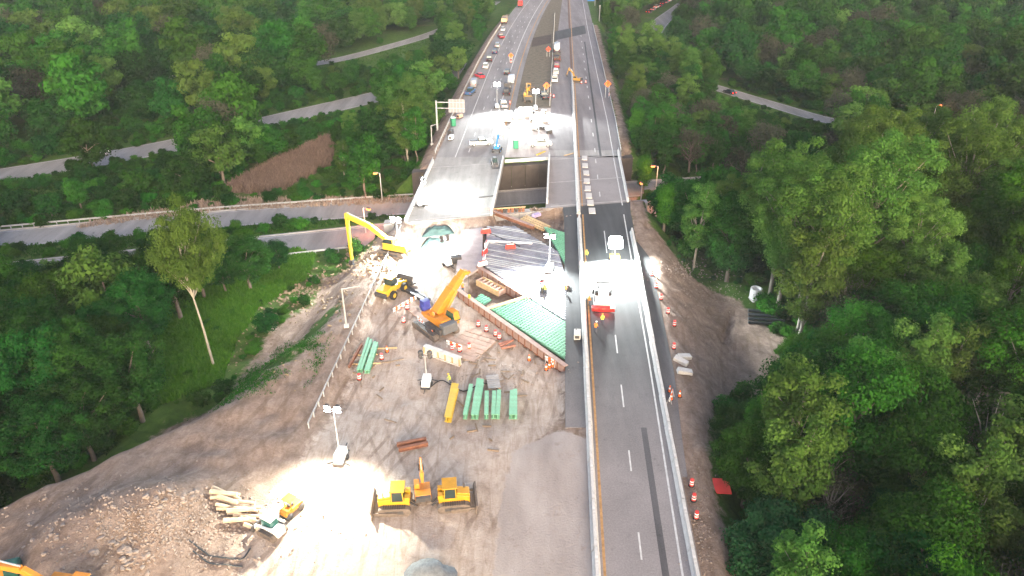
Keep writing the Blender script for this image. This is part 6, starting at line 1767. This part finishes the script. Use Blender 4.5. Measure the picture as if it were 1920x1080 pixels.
def gn_wood(name, rows, keys, label, cat, zoff=0.0):
    me = bpy.data.meshes.new(name)
    me.from_pydata([(x, y, gz(x, y) + zoff) for x, y, s, k in rows], [], []); me.update()
    a = me.attributes.new('sc', 'FLOAT', 'POINT'); a.data.foreach_set('value', [r[2] for r in rows])
    a = me.attributes.new('ix', 'INT', 'POINT'); a.data.foreach_set('value', [keys.index(r[3]) for r in rows])
    o = link(name, me); tag(o, label, cat, None, 'stuff')
    ng = bpy.data.node_groups.new(name + ' scatter', 'GeometryNodeTree')
    ng.interface.new_socket('Geometry', in_out='INPUT', socket_type='NodeSocketGeometry'); ng.interface.new_socket('Geometry', in_out='OUTPUT', socket_type='NodeSocketGeometry')
    N = ng.nodes; L = ng.links
    gi = N.new('NodeGroupInput'); go = N.new('NodeGroupOutput'); jn = N.new('GeometryNodeJoinGeometry'); ip = N.new('GeometryNodeInstanceOnPoints')
    for k in reversed(keys):
        oi = N.new('GeometryNodeObjectInfo'); oi.transform_space = 'ORIGINAL'; oi.inputs['Object'].default_value = PROTO_OBJ[k]; oi.inputs['As Instance'].default_value = True
        L.new(oi.outputs['Geometry'], jn.inputs[0])
    sc = N.new('GeometryNodeInputNamedAttribute'); sc.data_type = 'FLOAT'; sc.inputs[0].default_value = 'sc'
    ix = N.new('GeometryNodeInputNamedAttribute'); ix.data_type = 'INT'; ix.inputs[0].default_value = 'ix'
    rv = N.new('FunctionNodeRandomValue'); rv.data_type = 'FLOAT_VECTOR'; rv.inputs[0].default_value = (0, 0, 0); rv.inputs[1].default_value = (0, 0, 6.28)
    L.new(gi.outputs[0], ip.inputs['Points']); L.new(jn.outputs[0], ip.inputs['Instance'])
    ip.inputs['Pick Instance'].default_value = True
    L.new(ix.outputs[0], ip.inputs['Instance Index']); L.new(sc.outputs[0], ip.inputs['Scale']); L.new(rv.outputs[0], ip.inputs['Rotation'])
    L.new(ip.outputs[0], go.inputs[0])
    md = o.modifiers.new('scatter', 'NODES'); md.node_group = ng
    return o
keys = [k for k in ('oak_a', 'oak_b', 'oak_c', 'oak_d', 'pale', 'grey', 'near_a', 'near_b', 'near_c', 'tall', 'tall_b', 'pine', 'shrub', 'shrub_c', 'slim', 'feather', 'column', 'snag') if k in PROTO_OBJ]
for side, f in (('left', lambda x: x < 0), ('right', lambda x: x >= 0)):
    rows = [(x, y, s, k) for x, y, s, k, g_, l in rest if f(x) and k in keys]
    gn_wood('woodland', rows, keys, 'far-off dense wood filling the %s background' % side, 'wood')
# undergrowth below and between the trees
und = []
ukeys = ['shrub', 'shrub_b', 'shrub_c']
for k in ukeys:
    if k not in PROTO_OBJ: print('no proto', k)
for k in range(9000):
    if k % 2: x = rs.uniform(-130, -20); y = rs.uniform(30, 260)
    else: x = rs.uniform(20, 120); y = rs.uniform(22, 260)
    u, v, zc = pix(x, y, LOW)
    if u < -100 or u > 2020 or v > 1300: continue
    if not free(x, y, .8): continue
    ts = rs.uniform(.22, .75)
    if inpoly(x, y, GREENSLOPE): ts *= .45
    if covers(x, y, LOW, 2.6 * ts, 4 * ts):
        ts *= .35
        if covers(x, y, LOW, 2.6 * ts, 3 * ts) and rs.random() < .8 : continue
    und.append((x, y, ts, rs.choice(ukeys if not inpoly(x, y, GREENSLOPE) else ['shrub_b', 'shrub_b', 'shrub'])))
    if len(und) > 3600: break
gn_wood('undergrowth', und, ukeys, 'leafy undergrowth covering the ground between the trees', 'undergrowth', -.15)

# weeds, grass and reeds
def blades(name, pts, hmin, hmax, w, m, label, cat):
    rn = np.random.RandomState(3); n = len(pts)
    P = np.repeat(np.array(pts), 4, axis=0); k = len(P)
    P = P + np.concatenate([rn.normal(size=(k, 2)) * .25, np.zeros((k, 1))], 1)
    an = rn.uniform(0, 6.28, k); h = rn.uniform(hmin, hmax, k); ww = w * rn.uniform(.6, 1.3, k)
    dx = np.cos(an) * ww; dy = np.sin(an) * ww; lx = rn.normal(size=k) * h * .3; ly = rn.normal(size=k) * h * .3
    z = P[:, 2] - .05
    V = np.stack([np.stack([P[:, 0] - dx, P[:, 1] - dy, z], 1), np.stack([P[:, 0] + dx, P[:, 1] + dy, z], 1),
                  np.stack([P[:, 0] + dx * .3 + lx, P[:, 1] + dy * .3 + ly, z + h], 1), np.stack([P[:, 0] - dx * .3 + lx, P[:, 1] - dy * .3 + ly, z + h], 1)], 1).reshape(-1, 3)
    me = fast_mesh(name, V, np.arange(k * 4).reshape(k, 4))
    at_ = me.attributes.new('leafvar', 'FLOAT', 'FACE'); at_.data.foreach_set('value', rn.rand(k).astype(np.float32))
    tag(link(name, me, m), label, cat, None, 'stuff')
def scatter_poly(poly, n, extra=None):
    xs_ = [p[0] for p in poly]; ys_ = [p[1] for p in poly]; rn = np.random.RandomState(8)
    X = rn.uniform(min(xs_), max(xs_), n); Y = rn.uniform(min(ys_), max(ys_), n)
    k = inpoly(X, Y, poly); X, Y = X[k], Y[k]
    return np.stack([X, Y, zt(X, Y)], 1)
blades('grass', scatter_poly(GREENSLOPE, 30000), .3, .9, .14, LEAF_WEED, 'tall bright green weeds on the left slope', 'weeds')
LEAF_REED = leaf_material('dry reed stalks', [(.16, .115, .092), (.23, .17, .14), (.31, .24, .20)], .1)
blades('reeds', scatter_poly(REED, 12000), 1.2, 2.4, .12, LEAF_REED, 'brown dry reeds in the patch below the left ramp', 'reeds')
blades('reeds', scatter_poly(REED2, 5000), .4, 1.1, .12, LEAF_REED, 'brown dry verge grass along the side road', 'reeds')
SL = wpoly([(655, 555), (540, 590), (430, 690), (330, 745), (420, 790), (590, 760), (640, 640)], -3)
sp_ = scatter_poly(SL, 26000); sp_ = sp_[(np.random.RandomState(4).rand(len(sp_)) < np.clip(fbm(sp_[:, 0] / 4, sp_[:, 1] / 4, 31) * .9 + .12, 0, .5)) & (sp_[:, 0] - road_x(sp_[:, 1]) < -38)]
blades('grass', sp_, .08, .26, .07, LEAF_MID, 'short grass tufts on the left dirt embankment', 'grass')
VERGE = wpoly([(610, 128), (815, 70), (815, 100), (640, 140)], LOW)
VERGE2 = wpoly([(-40, 345), (300, 300), (420, 300), (400, 380), (100, 415), (-40, 430)], LOW)
VERGE3 = wpoly([(-20, 468), (300, 435), (700, 408), (760, 402), (540, 436), (100, 480), (-20, 490)], LOW)
for q, n in ((VERGE, 1800), (VERGE2, 9000), (VERGE3, 6000)):
    blades('grass', scatter_poly(q, n), .2, .6, .14, LEAF_MID, {1800: 'grass verge below the far left road', 9000: 'rough grass below the left ramp', 6000: 'grass strip between the two side roads'}[n], 'grass')
print('trees', len(ind), 'rest', len(rest), 'undergrowth', len(und), 'objects', len(bpy.data.objects))

# ---------------------------------------------------------------- evening haze
hz_ = MB().box(0, 2850, (LOW - 5 + 64) / 2, 8400, 6500, 64 - (LOW - 5)).build('haze', None)
hm = bpy.data.materials.new('thin evening haze'); hm.use_nodes = True
hm.node_tree.nodes.clear()
ho = hm.node_tree.nodes.new('ShaderNodeOutputMaterial'); hv_ = hm.node_tree.nodes.new('ShaderNodeVolumePrincipled')
hv_.inputs['Color'].default_value = (.9, .93, .95, 1); hv_.inputs['Density'].default_value = 0.00017; hv_.inputs['Anisotropy'].default_value = .2
hm.node_tree.links.new(hv_.outputs[0], ho.inputs['Volume'])
hz_.data.materials.append(hm)
tag(hz_, 'thin pale evening haze over the whole site', 'haze', None, 'stuff')
